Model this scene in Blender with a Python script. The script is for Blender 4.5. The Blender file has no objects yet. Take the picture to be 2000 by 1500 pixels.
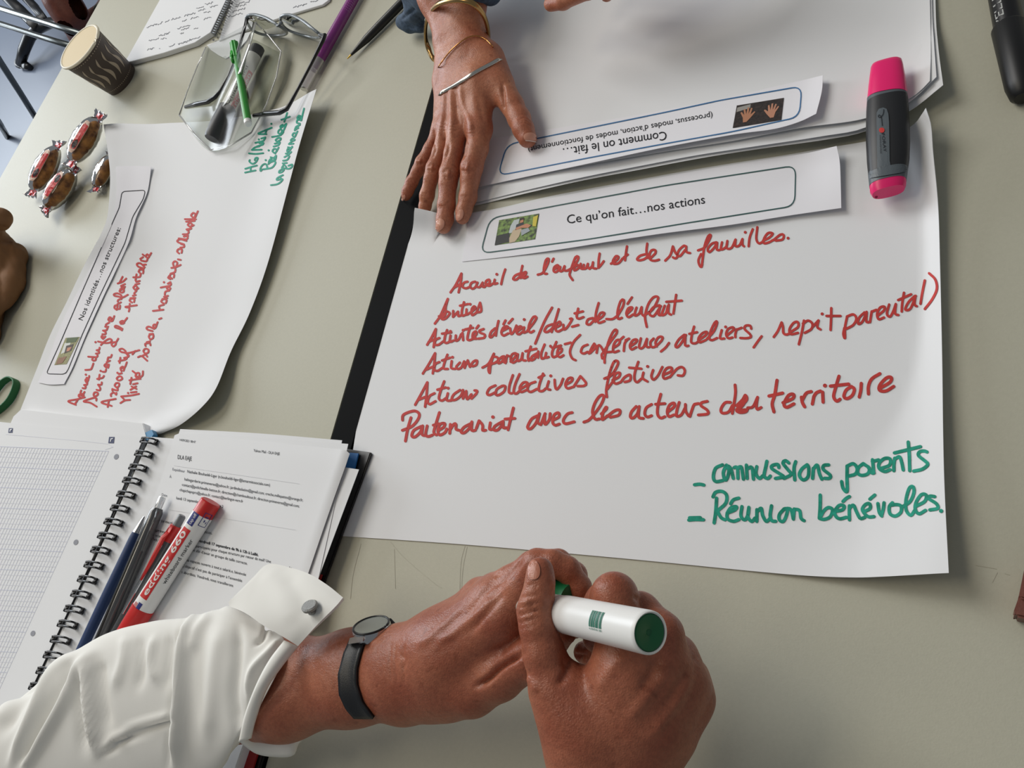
import bpy, bmesh, math, random
import numpy as np
from mathutils import Vector, Matrix
from mathutils.bvhtree import BVHTree
from mathutils.geometry import tessellate_polygon

random.seed(7)
SC = bpy.context.scene
COL = SC.collection

# ------------------------------------------------------------------ camera
TZ = 0.74                      # height of the table tops (m)
F = 1550.0                     # focal length in pixels of the 2000 x 1500 frame
RM = Matrix(((0.86986378, 0.15018502, -0.46987387),
             (0.04695702, 0.92299159, 0.38194445),
             (0.49105197, -0.35430352, 0.79582472)))      # rows: right, up, back
CAM = Vector((0.42318284, -0.08917351, TZ + 0.47202012))
cd = bpy.data.cameras.new('camera')
cam = bpy.data.objects.new('camera', cd)
COL.objects.link(cam)
cam.matrix_world = Matrix.Translation(CAM) @ RM.transposed().to_4x4()
cd.sensor_width = 36.0
cd.lens = F / 2000.0 * 36.0
cd.clip_start = 0.01
SC.camera = cam

# ------------------------------------------------------------------ light
SC.view_settings.view_transform = 'Standard'
SC.view_settings.look = 'None'
SC.view_settings.exposure = 0.0
SC.view_settings.gamma = 1.0
W = bpy.data.worlds.new('room_light'); SC.world = W
W.use_nodes = True
bg = W.node_tree.nodes['Background']
bg.inputs[0].default_value = (0.90, 0.95, 1.0, 1)
bg.inputs[1].default_value = 0.19

def area(name, loc, target, sx, sy, power, color):
    l = bpy.data.lights.new(name, 'AREA')
    l.shape = 'RECTANGLE'; l.size = sx; l.size_y = sy
    l.energy = power; l.color = color
    o = bpy.data.objects.new(name, l); COL.objects.link(o)
    o.location = loc
    d = Vector(target) - Vector(loc)
    o.rotation_euler = d.to_track_quat('-Z', 'Y').to_euler()
    return o
area('window_daylight', (-5.6, 2.4, 2.2), (0.0, 0.2, 0.74), 2.4, 1.8, 140, (0.86, 0.93, 1.0))
area('ceiling_panel_light', (-2.3, 1.9, 3.6), (0.1, 0.15, 0.74), 1.9, 1.9, 84, (1.0, 0.985, 0.955))
area('overhead_lamp', (-0.75, 0.1, 2.95), (0.25, -0.1, 0.74), 1.0, 0.5, 9.5, (1.0, 0.89, 0.70))

# ------------------------------------------------------------------ pixel <-> place helpers
RT = RM.transposed()
def ray(px, py):
    return RT @ Vector(((px - 1000.0) / F, -(py - 750.0) / F, -1.0))
def U(px, py, h=0.0):
    """point at height h (cm above the table) seen at that place of the photo"""
    d = ray(px, py)
    return CAM + d * ((TZ + h / 100.0 - CAM.z) / d.z)
def ss(a, b, x):
    t = min(max((x - a) / (b - a), 0), 1); return t * t * (3 - 2 * t)
def PX(v):
    c = RM @ (Vector(v) - CAM)
    return (1000 + F * c.x / -c.z, 750 - F * c.y / -c.z)
def PPM(v):
    return F / -(RM @ (Vector(v) - CAM)).z      # pixels per metre there
def hcm(v):
    return (v.z - TZ) * 100

# ------------------------------------------------------------------ materials
def lin(c):
    return tuple(((x / 255.0) / 12.92 if x <= 10 else ((x / 255.0 + 0.055) / 1.055) ** 2.4) for x in c)
MATS = {}
def mat(name, rgb, rough=0.5, metal=0.0, noise=0.0, nscale=300.0, bump=0.0, bscale=800.0, sss=0.0,
        trans=0.0, alpha=1.0, coat=0.0, spec=0.5, rgb2=None, detail=3.0):
    if name in MATS: return MATS[name]
    m = bpy.data.materials.new(name); m.use_nodes = True
    nt = m.node_tree; b = nt.nodes['Principled BSDF']
    c = lin(rgb) + (1,)
    b.inputs['Base Color'].default_value = c
    b.inputs['Roughness'].default_value = rough
    b.inputs['Metallic'].default_value = metal
    b.inputs['Specular IOR Level'].default_value = spec
    b.inputs['Coat Weight'].default_value = coat
    b.inputs['Coat Roughness'].default_value = 0.1
    if trans: b.inputs['Transmission Weight'].default_value = trans
    if alpha < 1: b.inputs['Alpha'].default_value = alpha
    if sss:
        b.inputs['Subsurface Weight'].default_value = sss
        b.inputs['Subsurface Radius'].default_value = (0.006, 0.0025, 0.0012)
        b.inputs['Subsurface Scale'].default_value = 0.6
    if noise or bump:
        tc = nt.nodes.new('ShaderNodeTexCoord')
    if noise:
        n = nt.nodes.new('ShaderNodeTexNoise'); n.inputs['Scale'].default_value = nscale
        n.inputs['Detail'].default_value = detail
        nt.links.new(tc.outputs['Object'], n.inputs['Vector'])
        r = nt.nodes.new('ShaderNodeValToRGB')
        r.color_ramp.elements[0].position = 0.3; r.color_ramp.elements[1].position = 0.7
        c2 = lin(rgb2) if rgb2 else tuple(x * (1 - noise) for x in c[:3])
        r.color_ramp.elements[0].color = tuple(c2) + (1,)
        r.color_ramp.elements[1].color = c
        nt.links.new(n.outputs['Fac'], r.inputs['Fac'])
        nt.links.new(r.outputs['Color'], b.inputs['Base Color'])
    if bump:
        n2 = nt.nodes.new('ShaderNodeTexNoise'); n2.inputs['Scale'].default_value = bscale
        n2.inputs['Detail'].default_value = 4
        nt.links.new(tc.outputs['Object'], n2.inputs['Vector'])
        bp = nt.nodes.new('ShaderNodeBump'); bp.inputs['Strength'].default_value = bump
        bp.inputs['Distance'].default_value = 0.0006
        nt.links.new(n2.outputs['Fac'], bp.inputs['Height'])
        nt.links.new(bp.outputs['Normal'], b.inputs['Normal'])
    MATS[name] = m
    return m
def film(name, tint=(255, 255, 255), gloss=0.10, rough=0.08, haze=0.05, ior=1.45):
    """thin clear plastic: see-through with a sheen and a little haze"""
    if name in MATS: return MATS[name]
    m = bpy.data.materials.new(name); m.use_nodes = True
    nt = m.node_tree; nt.nodes.clear()
    out = nt.nodes.new('ShaderNodeOutputMaterial')
    tr = nt.nodes.new('ShaderNodeBsdfTransparent'); tr.inputs[0].default_value = lin(tint) + (1,)
    gl = nt.nodes.new('ShaderNodeBsdfGlossy'); gl.inputs['Roughness'].default_value = rough
    df = nt.nodes.new('ShaderNodeBsdfDiffuse'); df.inputs[0].default_value = (0.8, 0.8, 0.8, 1)
    fr = nt.nodes.new('ShaderNodeFresnel'); fr.inputs[0].default_value = ior
    ad = nt.nodes.new('ShaderNodeMath'); ad.operation = 'ADD'; ad.use_clamp = True
    ad.inputs[1].default_value = gloss
    mx = nt.nodes.new('ShaderNodeMixShader'); mx2 = nt.nodes.new('ShaderNodeMixShader')
    mx2.inputs[0].default_value = haze
    nt.links.new(fr.outputs[0], ad.inputs[0]); nt.links.new(ad.outputs[0], mx.inputs[0])
    nt.links.new(tr.outputs[0], mx.inputs[1]); nt.links.new(gl.outputs[0], mx.inputs[2])
    nt.links.new(mx.outputs[0], mx2.inputs[1]); nt.links.new(df.outputs[0], mx2.inputs[2])
    nt.links.new(mx2.outputs[0], out.inputs[0])
    MATS[name] = m
    return m

PAPER = mat('white_paper', (229, 230, 232), 0.75, bump=0.05, bscale=1500, spec=0.25)
PAPER2 = mat('white_paper_strip', (232, 231, 236), 0.7, bump=0.05, bscale=1500, spec=0.25)
PAGE = mat('notebook_paper', (230, 231, 233), 0.8, spec=0.2)
RED = mat('red_marker_ink', (202, 66, 62), 0.6, noise=0.2, nscale=160, spec=0.2)
GREEN = mat('green_marker_ink', (36, 160, 136), 0.6, noise=0.1, nscale=220, rgb2=(12, 128, 104), spec=0.2)
BLACKINK = mat('black_print', (32, 33, 38), 0.7, spec=0.2)
GREYINK = mat('grey_print', (120, 122, 128), 0.7, spec=0.2)
TABLE = mat('greige_laminate', (184, 182, 165), 0.46, noise=0.035, nscale=420, bump=0.12, bscale=900, spec=0.22)
BLACKEDGE = mat('black_rubber_edge', (10, 10, 11), 0.6, spec=0.04)
BLACKP = mat('black_plastic', (18, 18, 20), 0.35)
CHROME = mat('chrome_metal', (190, 190, 192), 0.14, metal=1.0)
STEEL = mat('grey_steel', (110, 112, 115), 0.3, metal=1.0)
WHITEP = mat('white_plastic', (232, 232, 230), 0.35)
REDP = mat('red_plastic', (200, 36, 34), 0.35)

# ------------------------------------------------------------------ objects
def put(name, me, m=None, parent=None):
    o = bpy.data.objects.new(name, me); COL.objects.link(o)
    if m is not None:
        me.materials.append(m)
    if parent is not None:
        o.parent = parent
        o.matrix_parent_inverse = Matrix.Translation(-parent.location)
    return o
def mesh(name, verts, faces, m=None, parent=None, smooth=True):
    me = bpy.data.meshes.new(name)
    me.from_pydata([tuple(v) for v in verts], [], faces)
    me.update()
    if smooth:
        me.polygons.foreach_set('use_smooth', [True] * len(me.polygons))
    return put(name, me, m, parent)
def tag(o, label, cat, group=None, kind=None):
    o['label'] = label; o['category'] = cat
    if group: o['group'] = group
    if kind: o['kind'] = kind
    return o
def thing(name, label, cat, at, group=None):
    o = bpy.data.objects.new(name, None); COL.objects.link(o)
    o.empty_display_size = 0.02
    o.location = at
    return tag(o, label, cat, group)
def bvh(*objs):
    V = []; P = []
    for o in objs:
        b = len(V); mw = o.matrix_basis if o.parent is None else Matrix.Translation(Vector((0, 0, 0)))
        V += [v.co.copy() for v in o.data.vertices]
        P += [[b + i for i in p.vertices] for p in o.data.polygons]
    return BVHTree.FromPolygons(V, P)
def hit(px, py, tree, lift=0.0003, dflt=0.3):
    d = ray(px, py).normalized()
    loc, n, i, dist = tree.ray_cast(CAM, d)
    if loc is None:
        return U(px, py, dflt)
    c = abs(n.dot(d))
    return loc - d * (lift / max(c, 0.35))

def cr(pts, step=None, n=None, closed=False):
    """Catmull-Rom through points of any dimension"""
    P = np.array(pts, float)
    if len(P) < 3 and not closed:
        k = n or 6
        t = np.linspace(0, 1, k + 1)[:, None]
        return P[0] + (P[-1] - P[0]) * t
    if closed: Q = np.vstack([P[-1], P, P[0], P[1]])
    else: Q = np.vstack([2 * P[0] - P[1], P, 2 * P[-1] - P[-2]])
    out = []
    for i in range(1, len(Q) - 2):
        p0, p1, p2, p3 = Q[i - 1:i + 3]
        k = n if n else max(2, int(np.linalg.norm((p2 - p1)[:2]) / step))
        for t in np.linspace(0, 1, k, endpoint=False):
            out.append(0.5 * (2 * p1 + (p2 - p0) * t + (2 * p0 - 5 * p1 + 4 * p2 - p3) * t * t
                              + (3 * p1 - p0 - 3 * p2 + p3) * t ** 3))
    if not closed: out.append(Q[-2])
    return np.array(out)
def resample(P, n):
    P = np.array(P, float)
    d = np.r_[0, np.cumsum(np.linalg.norm(np.diff(P, axis=0), axis=1))]
    t = np.linspace(0, d[-1], n + 1)
    return np.stack([np.interp(t, d, P[:, k]) for k in range(P.shape[1])], 1)

def line3(pts, n, smooth=True):
    """boundary of (px,py,h) -> n+1 world points"""
    W = [U(*p) for p in pts]
    if smooth and len(W) > 2: W = cr([tuple(w) for w in W], n=8)
    return resample([tuple(w) for w in W], n)
def sheet(name, top, bottom, left, right, m, parent=None, nu=40, nv=30, thick=0.00025, wave=0.0, smooth=True):
    """sheet spanned between four boundary lines: top and bottom run left to right, left and right top to bottom"""
    T = line3(top, nu, smooth); B = line3(bottom, nu, smooth)
    L = line3(left, nv, smooth); Rr = line3(right, nv, smooth)
    u = np.linspace(0, 1, nu + 1)[None, :, None]; v = np.linspace(0, 1, nv + 1)[:, None, None]
    S = (1 - v) * T[None] + v * B[None] + (1 - u) * L[:, None] + u * Rr[:, None] - (
        (1 - u) * (1 - v) * T[0] + u * (1 - v) * T[-1] + (1 - u) * v * B[0] + u * v * B[-1])
    if wave:
        S[:, :, 2] += (wave * np.sin(u * 9.0 + v * 3.0) * np.sin(v * 5.0 + 1.0))[:, :, 0]
    vs = S.reshape(-1, 3); k = nu + 1
    fs = [(j * k + i, (j + 1) * k + i, (j + 1) * k + i + 1, j * k + i + 1) for j in range(nv) for i in range(nu)]
    o = mesh(name, vs, fs, m, parent)
    if thick:
        md = o.modifiers.new('thickness', 'SOLIDIFY'); md.thickness = thick; md.offset = -1
        md2 = o.modifiers.new('edges', 'EDGE_SPLIT'); md2.split_angle = math.radians(40)
    return o

def fanpoly(V, Fc, cx, cy, r, n=10):
    b = len(V)
    V.append((cx, cy))
    for i in range(n):
        a = 2 * math.pi * i / n
        V.append((cx + r * math.cos(a), cy + r * math.sin(a)))
    for i in range(n):
        Fc.append((b, b + 1 + (i + 1) % n, b + 1 + i))
def strokes(spec, org=(0, 0), sc=1.0):
    out = []
    for s in spec.replace('\n', ' ').split('/'):
        t = s.replace(',', ' ').split()
        if not t: continue
        v = [float(x) for x in t]
        out.append([(org[0] + v[i] / sc, org[1] + v[i + 1] / sc) for i in range(0, len(v) - 1, 2)])
    return out
def ink(name, sts, w, m, tree, parent, lift=0.0003, closed=False, step=2.5, taper=False):
    """pen strokes laid on a surface, given where the photo shows them; successive dabs lie a hair above each other"""
    V = []; Fc = []; Z = []
    def dab(): Z.extend([lift + 0.0000016 * (dab.k % 48)] * (len(V) - len(Z))); dab.k += 1
    dab.k = 0
    for st in sts:
        if len(st) == 1:
            fanpoly(V, Fc, st[0][0], st[0][1], w * 0.62); dab(); continue
        P = cr(st, step=step, closed=closed) if len(st) > 2 or closed else resample(np.array(st), max(2, int(math.dist(st[0], st[1]) / 4)))
        if closed: P = np.vstack([P, P[0]])
        for i in range(len(P) - 1):
            a, b = P[i], P[i + 1]; d = b - a; L = np.hypot(*d)
            if L < 1e-6: continue
            nrm = np.array([-d[1], d[0]]) / L * w * 0.5
            k = len(V)
            V += [tuple(a + nrm), tuple(b + nrm), tuple(b - nrm), tuple(a - nrm)]
            Fc.append((k, k + 1, k + 2, k + 3)); dab()
        if w > 2:
            for p in (P if w > 3 else P[[0, -1]]):
                fanpoly(V, Fc, p[0], p[1], w * 0.5, 8); dab()
    vs = [hit(x, y, tree, z) for (x, y), z in zip(V, Z)]
    return mesh(name, vs, Fc, m, parent, smooth=False)
def decal(name, pts, m, tree, parent, lift=0.0003, maxe=7.0):
    """flat printed shape laid on a surface"""
    bm = bmesh.new()
    vs = [bm.verts.new((x, y, 0)) for x, y in pts]
    tris = tessellate_polygon([[Vector((x, y, 0)) for x, y in pts]])
    for t in tris:
        try: bm.faces.new([vs[i] for i in t])
        except ValueError: pass
    for _ in range(5):
        es = [e for e in bm.edges if e.calc_length() > maxe]
        if not es: break
        bmesh.ops.subdivide_edges(bm, edges=es, cuts=1)
        bmesh.ops.triangulate(bm, faces=bm.faces[:])
    for v in bm.verts: v.co = hit(v.co.x, v.co.y, tree, lift)
    me = bpy.data.meshes.new(name); bm.to_mesh(me); bm.free()
    return put(name, me, m, parent)
def glyphs(txt, bold=False):
    cu = bpy.data.curves.new('t', 'FONT'); cu.body = txt; cu.size = 1.0; cu.resolution_u = 3
    if bold: cu.offset = 0.018
    o = bpy.data.objects.new('t', cu); COL.objects.link(o)
    dg = bpy.context.evaluated_depsgraph_get()
    me = bpy.data.meshes.new_from_object(o.evaluated_get(dg))
    V = [(v.co.x, v.co.y) for v in me.vertices]; Fc = [tuple(p.vertices) for p in me.polygons]
    bpy.data.objects.remove(o); bpy.data.curves.remove(cu); bpy.data.meshes.remove(me)
    return V, Fc
CAP = 0.70
def text(name, lines, m, tree, parent, lift=0.0003, bold=False):
    """printed lines: (string, baseline start, baseline end, capital height vector), all in photo pixels"""
    V = []; Fc = []
    for txt, p0, p1, up in lines:
        v, f = glyphs(txt, bold)
        if not v: continue
        x0 = min(a for a, _ in v); x1 = max(a for a, _ in v); k = len(V)
        for a, b in v:
            s = (a - x0) / (x1 - x0)
            V.append((p0[0] + (p1[0] - p0[0]) * s + up[0] * b / CAP, p0[1] + (p1[1] - p0[1]) * s + up[1] * b / CAP))
        Fc += [tuple(k + i for i in q) for q in f]
    return mesh(name, [hit(x, y, tree, lift) for x, y in V], Fc, m, parent, smooth=False)

def frame(d):
    d = Vector(d).normalized()
    a = Vector((0, 0, 1)) if abs(d.z) < 0.9 else Vector((0, 1, 0))
    x = d.cross(a).normalized(); y = x.cross(d).normalized()
    return x, y
def tubeV(pts, r, n=10, closed=False, flat=None):
    """verts, faces of a swept tube; r number or per-point list; flat=(normal, factor) squeezes it along normal"""
    P = [Vector(p) for p in pts]; V = []; Fc = []; N = len(P)
    x = None
    for i, p in enumerate(P):
        if closed: d = P[(i + 1) % N] - P[i - 1]
        else: d = P[min(i + 1, N - 1)] - P[max(i - 1, 0)]
        d.normalize()
        if x is None: x, y = frame(d)
        else:
            x = (x - d * x.dot(d)).normalized(); y = d.cross(x)
        rr = r[i] if hasattr(r, '__len__') else r
        for k in range(n):
            a = 2 * math.pi * k / n
            q = (x * math.cos(a) + y * math.sin(a)) * rr
            if flat:
                fn = Vector(flat[0]); fn = (fn - d * fn.dot(d)).normalized()
                q = q - fn * q.dot(fn) * (1 - flat[1])
            V.append(p + q)
    for i in range(N if closed else N - 1):
        for k in range(n):
            a = i * n + k; b = i * n + (k + 1) % n; c = ((i + 1) % N) * n + (k + 1) % n; e = ((i + 1) % N) * n + k
            Fc.append((a, b, c, e))
    if not closed:
        Fc.append(tuple(range(n))[::-1]); Fc.append(tuple((N - 1) * n + k for k in range(n)))
    return V, Fc
def tube(name, pts, r, m, parent=None, n=10, closed=False, flat=None, smooth=True):
    V, Fc = tubeV(pts, r, n, closed, flat)
    return mesh(name, V, Fc, m, parent, smooth)
def lathe(name, p0, p1, prof, m, parent=None, n=28, smooth=True):
    """turned body along p0-p1; prof = (distance along in m, radius in m)"""
    p0 = Vector(p0); d = (Vector(p1) - p0).normalized(); x, y = frame(d)
    V = []; Fc = []
    for t, r in prof:
        for k in range(n):
            a = 2 * math.pi * k / n
            V.append(p0 + d * t + (x * math.cos(a) + y * math.sin(a)) * max(r, 1e-5))
    for i in range(len(prof) - 1):
        for k in range(n):
            Fc.append((i * n + k, i * n + (k + 1) % n, (i + 1) * n + (k + 1) % n, (i + 1) * n + k))
    Fc.append(tuple(range(n))[::-1]); Fc.append(tuple((len(prof) - 1) * n + k for k in range(n)))
    o = mesh(name, V, Fc, m, parent, smooth)
    if smooth:
        md = o.modifiers.new('edges', 'EDGE_SPLIT'); md.split_angle = math.radians(38)
    return o
def prism(name, pts, h0, h1, m, parent=None, bevel=0.0):
    """slab with an outline given in photo pixels (as seen at height h1, cm)"""
    top = [U(x, y, h1) for x, y in pts]
    n = len(top); V = top + [Vector((p.x, p.y, TZ + h0 / 100)) for p in top]
    Fc = [tuple(range(n)), tuple(range(n, 2 * n))[::-1]] + [(i, n + i, n + (i + 1) % n, (i + 1) % n) for i in range(n)]
    bm = bmesh.new()
    vs = [bm.verts.new(v) for v in V]
    for f in Fc: bm.faces.new([vs[i] for i in f])
    bmesh.ops.recalc_face_normals(bm, faces=bm.faces[:])
    if bevel: bmesh.ops.bevel(bm, geom=bm.edges[:], offset=bevel, segments=2, affect='EDGES')
    me = bpy.data.meshes.new(name); bm.to_mesh(me); bm.free()
    return put(name, me, m, parent)
def wprism(name, pts, z0, z1, m, parent=None, bevel=0.0):
    """slab with an outline in metres"""
    n = len(pts)
    bm = bmesh.new()
    a = [bm.verts.new((x, y, z1)) for x, y in pts]; b = [bm.verts.new((x, y, z0)) for x, y in pts]
    bm.faces.new(a); bm.faces.new(b[::-1])
    for i in range(n): bm.faces.new((a[i], b[i], b[(i + 1) % n], a[(i + 1) % n]))
    bmesh.ops.recalc_face_normals(bm, faces=bm.faces[:])
    if bevel: bmesh.ops.bevel(bm, geom=bm.edges[:], offset=bevel, segments=2, affect='EDGES')
    me = bpy.data.meshes.new(name); bm.to_mesh(me); bm.free()
    return put(name, me, m, parent)

# ------------------------------------------------------------------ soft bodies: blended round cones -> one skin
class Body:
    def __init__(s, vox): s.vox = vox; s.palm = []; s.chains = []
    @staticmethod
    def node(n):
        p = U(n[0], n[1], n[2]); return (np.array(p), n[3] / PPM(p))
    def core(s, nodes, k=0.012):
        q = [s.node(n) for n in nodes]
        for a, b in zip(q[:-1], q[1:]): s.palm.append((a, b, k))
    def chain(s, nodes, k=0.010, ki=0.003):
        q = [s.node(n) for n in nodes]
        s.chains.append(([(a, b, ki) for a, b in zip(q[:-1], q[1:])], k))
    def build(s):
        allp = s.palm + [c for ch, _ in s.chains for c in ch]
        lo = np.min([np.minimum(a[0] - a[1], b[0] - b[1]) for a, b, _ in allp], 0) - 0.008
        hi = np.max([np.maximum(a[0] + a[1], b[0] + b[1]) for a, b, _ in allp], 0) + 0.008
        n = np.ceil((hi - lo) / s.vox).astype(int) + 1
        BIG = 0.04
        ax = [(lo[i] + s.vox * np.arange(n[i])).astype(np.float32) for i in range(3)]
        def smin(a, b, k):
            h = np.maximum(k - np.abs(a - b), 0) / k
            return np.minimum(a, b) - h * h * k * 0.25
        def add(Fd, prim):
            (pa, ra), (pb, rb), k = prim
            pad = max(0.022, k)
            l = np.minimum(pa - ra, pb - rb) - pad; h = np.maximum(pa + ra, pb + rb) + pad
            i0 = np.clip(((l - lo) / s.vox).astype(int), 0, n); i1 = np.clip(((h - lo) / s.vox).astype(int) + 2, 0, n)
            sl = tuple(slice(i0[j], i1[j]) for j in range(3))
            X = ax[0][sl[0]][:, None, None]; Y = ax[1][sl[1]][None, :, None]; Z = ax[2][sl[2]][None, None, :]
            ba = pb - pa; L2 = float(ba @ ba) + 1e-12
            t = np.clip(((X - pa[0]) * ba[0] + (Y - pa[1]) * ba[1] + (Z - pa[2]) * ba[2]) / L2, 0, 1)
            d = np.sqrt((X - pa[0] - t * ba[0]) ** 2 + (Y - pa[1] - t * ba[1]) ** 2 + (Z - pa[2] - t * ba[2]) ** 2) - (ra + (rb - ra) * t)
            Fd[sl] = smin(Fd[sl], d.astype(np.float32), k)
        P = np.full(n, BIG, np.float32)
        for pr in s.palm: add(P, pr)
        T = P.copy()
        for ch, k in s.chains:
            G = np.full(n, BIG, np.float32)
            for pr in ch: add(G, pr)
            T = np.minimum(T, smin(P, G, k))
        return nets(T, lo, s.vox)
def nets(Fd, lo, vox):
    S = Fd < 0
    c = np.zeros(tuple(np.array(S.shape) - 1), np.int8)
    offs = [(i, j, k) for i in (0, 1) for j in (0, 1) for k in (0, 1)]
    nx, ny, nz = c.shape
    for i, j, k in offs: c += S[i:i + nx, j:j + ny, k:k + nz]
    act = np.argwhere((c > 0) & (c < 8))
    vals = np.stack([Fd[act[:, 0] + i, act[:, 1] + j, act[:, 2] + k] for i, j, k in offs], 1).astype(float)
    acc = np.zeros((len(act), 3)); cnt = np.zeros(len(act))
    O = np.array(offs, float)
    for a in range(8):
        for b in range(a + 1, 8):
            if np.abs(O[a] - O[b]).sum() != 1: continue
            m = (vals[:, a] < 0) != (vals[:, b] < 0)
            t = vals[:, a] / np.where(m, vals[:, a] - vals[:, b], 1)
            acc[m] += O[a] + (O[b] - O[a]) * t[m][:, None]; cnt[m] += 1
    V = lo + vox * (act + acc / cnt[:, None])
    idx = -np.ones(c.shape, np.int64); idx[tuple(act.T)] = np.arange(len(act))
    faces = []
    for axx in range(3):
        b, g = [(1, 2), (2, 0), (0, 1)][axx]
        A = np.take(S, range(0, S.shape[axx] - 1), axx); B = np.take(S, range(1, S.shape[axx]), axx)
        e = np.argwhere(A != B); inside = A[tuple(e.T)]
        ok = (e[:, b] > 0) & (e[:, g] > 0) & (e[:, b] < S.shape[b] - 1) & (e[:, g] < S.shape[g] - 1)
        e = e[ok]; inside = inside[ok]
        def cell(db, dg):
            q = e.copy(); q[:, b] += db; q[:, g] += dg
            return idx[tuple(q.T)]
        q = np.stack([cell(-1, -1), cell(0, -1), cell(0, 0), cell(-1, 0)], 1)
        q[~inside] = q[~inside][:, ::-1]
        faces.append(q)
    return V, np.vstack(faces)
def npx(V):
    R3 = np.array(RM); c = (V - np.array(CAM)) @ R3.T
    return np.stack([1000 + F * c[:, 0] / -c[:, 2], 750 - F * c[:, 1] / -c[:, 2]], 1)
def relief(me, items, facing=0.05):
    """raise folds / sink creases on a skin or cloth along lines placed where the photo shows them: (points, width px, height mm)"""
    N = len(me.vertices)
    V = np.empty(N * 3); me.vertices.foreach_get('co', V); V = V.reshape(-1, 3)
    Nn = np.empty(N * 3); me.vertices.foreach_get('normal', Nn); Nn = Nn.reshape(-1, 3)
    P = npx(V); view = np.array(CAM) - V; view /= np.linalg.norm(view, axis=1)[:, None]
    fc = np.clip((np.einsum('ij,ij->i', Nn, view) - facing) * 3, 0, 1)
    D = np.zeros(N)
    for pts, w, amp in items:
        Q = cr(pts, n=5) if len(pts) > 2 else np.array(pts, float)
        bb = (P[:, 0] > Q[:, 0].min() - 3 * w) & (P[:, 0] < Q[:, 0].max() + 3 * w) & (P[:, 1] > Q[:, 1].min() - 3 * w) & (P[:, 1] < Q[:, 1].max() + 3 * w)
        ii = np.nonzero(bb)[0]
        if not len(ii): continue
        p = P[ii]; dm = np.full(len(ii), 1e9); tt = np.zeros(len(ii))
        for k in range(len(Q) - 1):
            a = Q[k]; ab = Q[k + 1] - a
            t = np.clip(((p - a) @ ab) / (ab @ ab + 1e-9), 0, 1)
            d = np.linalg.norm(p - a - t[:, None] * ab, axis=1)
            u = (k + t) / (len(Q) - 1)
            better = d < dm; dm = np.where(better, d, dm); tt = np.where(better, u, tt)
        D[ii] += amp * 0.001 * np.exp(-(dm / w) ** 2) * np.clip(np.minimum(tt, 1 - tt) * 5 + 0.25, 0, 1)
    V = V + Nn * (D * fc)[:, None]
    me.vertices.foreach_set('co', V.ravel()); me.update()
def skin(name, bodies, m, parent=None):
    V = []; Fc = []; b = 0
    for bd in bodies:
        v, f = bd.build(); V.append(v); Fc.append(f + b); b += len(v)
    V = np.vstack(V); Fc = np.vstack(Fc)
    return mesh(name, V.tolist(), Fc.tolist(), m, parent)
# ================================================================== floor and tables
FLOOR = mat('blue_grey_vinyl', (118, 128, 146), 0.35, noise=0.06, nscale=3.0)
fl = wprism('floor', [(-5, -3), (3, -3), (3, 5), (-5, 5)], -0.05, 0.0, FLOOR)
fl['kind'] = 'structure'

def wline(p, q, y):
    t = (y - p.y) / (q.y - p.y); return p.x + (q.x - p.x) * t
bl0, bl1 = U(840, 190, 0), U(655, 830, 0)
Y0, Y1 = -0.62, 1.2
bandL = lambda y: wline(bl0, bl1, y)
BW = 0.026
el0, el1 = U(0, 347, 0), U(195, 0, 0)
edgeL = lambda y: wline(el0, el1, y)
TB = TZ - 0.026
def table(name, label, outline, band, legs):
    t = thing(name, label, 'table', (outline[0][0], outline[0][1], 0.0))
    wprism('tabletop', outline, TB, TZ, TABLE, t, 0.001)
    if band:
        wprism('edge_band', band, TB - 0.004, TZ + 0.0012, BLACKEDGE, t, 0.001)
    for x, y in legs:
        tube('leg', [(x, y, 0.0), (x, y, TB)], 0.02, STEEL, t, 16)
    return t
table('meeting_table', 'greige laminate table with a thick black edge, under the cup and notebooks',
      [(edgeL(Y0), Y0), (bandL(Y0), Y0), (bandL(Y1), Y1), (edgeL(Y1), Y1)],
      [(bandL(Y0) + .0004, Y0), (bandL(Y0) + BW, Y0), (bandL(Y1) + BW, Y1), (bandL(Y1) + .0004, Y1)],
      [(edgeL(Y0) + .1, Y0 + .1), (edgeL(Y1) + .12, Y1 - .1), (bandL(Y0) - .12, Y0 + .1), (bandL(Y1) - .12, Y1 - .1)])
g = BW + 0.0008
t2 = table('meeting_table', 'greige laminate table under the large sheet with red handwriting',
      [(bandL(Y0) + g, Y0), (0.95, Y0), (0.95, Y1), (bandL(Y1) + g, Y1)], None,
      [(.08, Y0 + .1), (.08, Y1 - .1), (.85, Y0 + .1), (.85, Y1 - .1)])

# ================================================================== big sheets on the right table
DUMMY = None
c3 = sheet('flipchart_sheet', [(893, -120, .06), (1350, -190, .06), (1825, -260, .06)],
           [(900, 402, .06), (929, 401, .08), (1029, 377, .08), (1139, 352, .1), (1250, 331, .1), (1361, 310, .1), (1472, 292, .1), (1615, 272, .15), (1690, 256, .2), (1776, 217, .5), (1842, 166, 1.0)],
           [(893, -120, .06), (890, 150, .06), (900, 402, .06)],
           [(1825, -260, .06), (1827, 0, .3), (1832, 87, .7), (1842, 166, 1.0)], PAPER, nu=60, nv=40)
tag(c3, 'lowest blank white sheet of the stack lying behind the flat bracelet hand', 'paper sheet', 'stacked blank sheets')
c2 = sheet('flipchart_sheet', [(897, -120, .16), (1350, -190, .16), (1815, -260, .16)],
           [(905, 398, .16), (935, 394, .2), (1029, 371, .2), (1139, 346, .25), (1250, 324, .25), (1361, 303, .25), (1472, 286, .3), (1605, 266, .35), (1690, 249, .5), (1775, 200, .8), (1829, 150, 1.1)],
           [(897, -120, .16), (895, 150, .16), (905, 398, .16)],
           [(1815, -260, .16), (1820, 0, .4), (1824, 80, .8), (1829, 150, 1.1)], PAPER, nu=60, nv=40)
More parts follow.
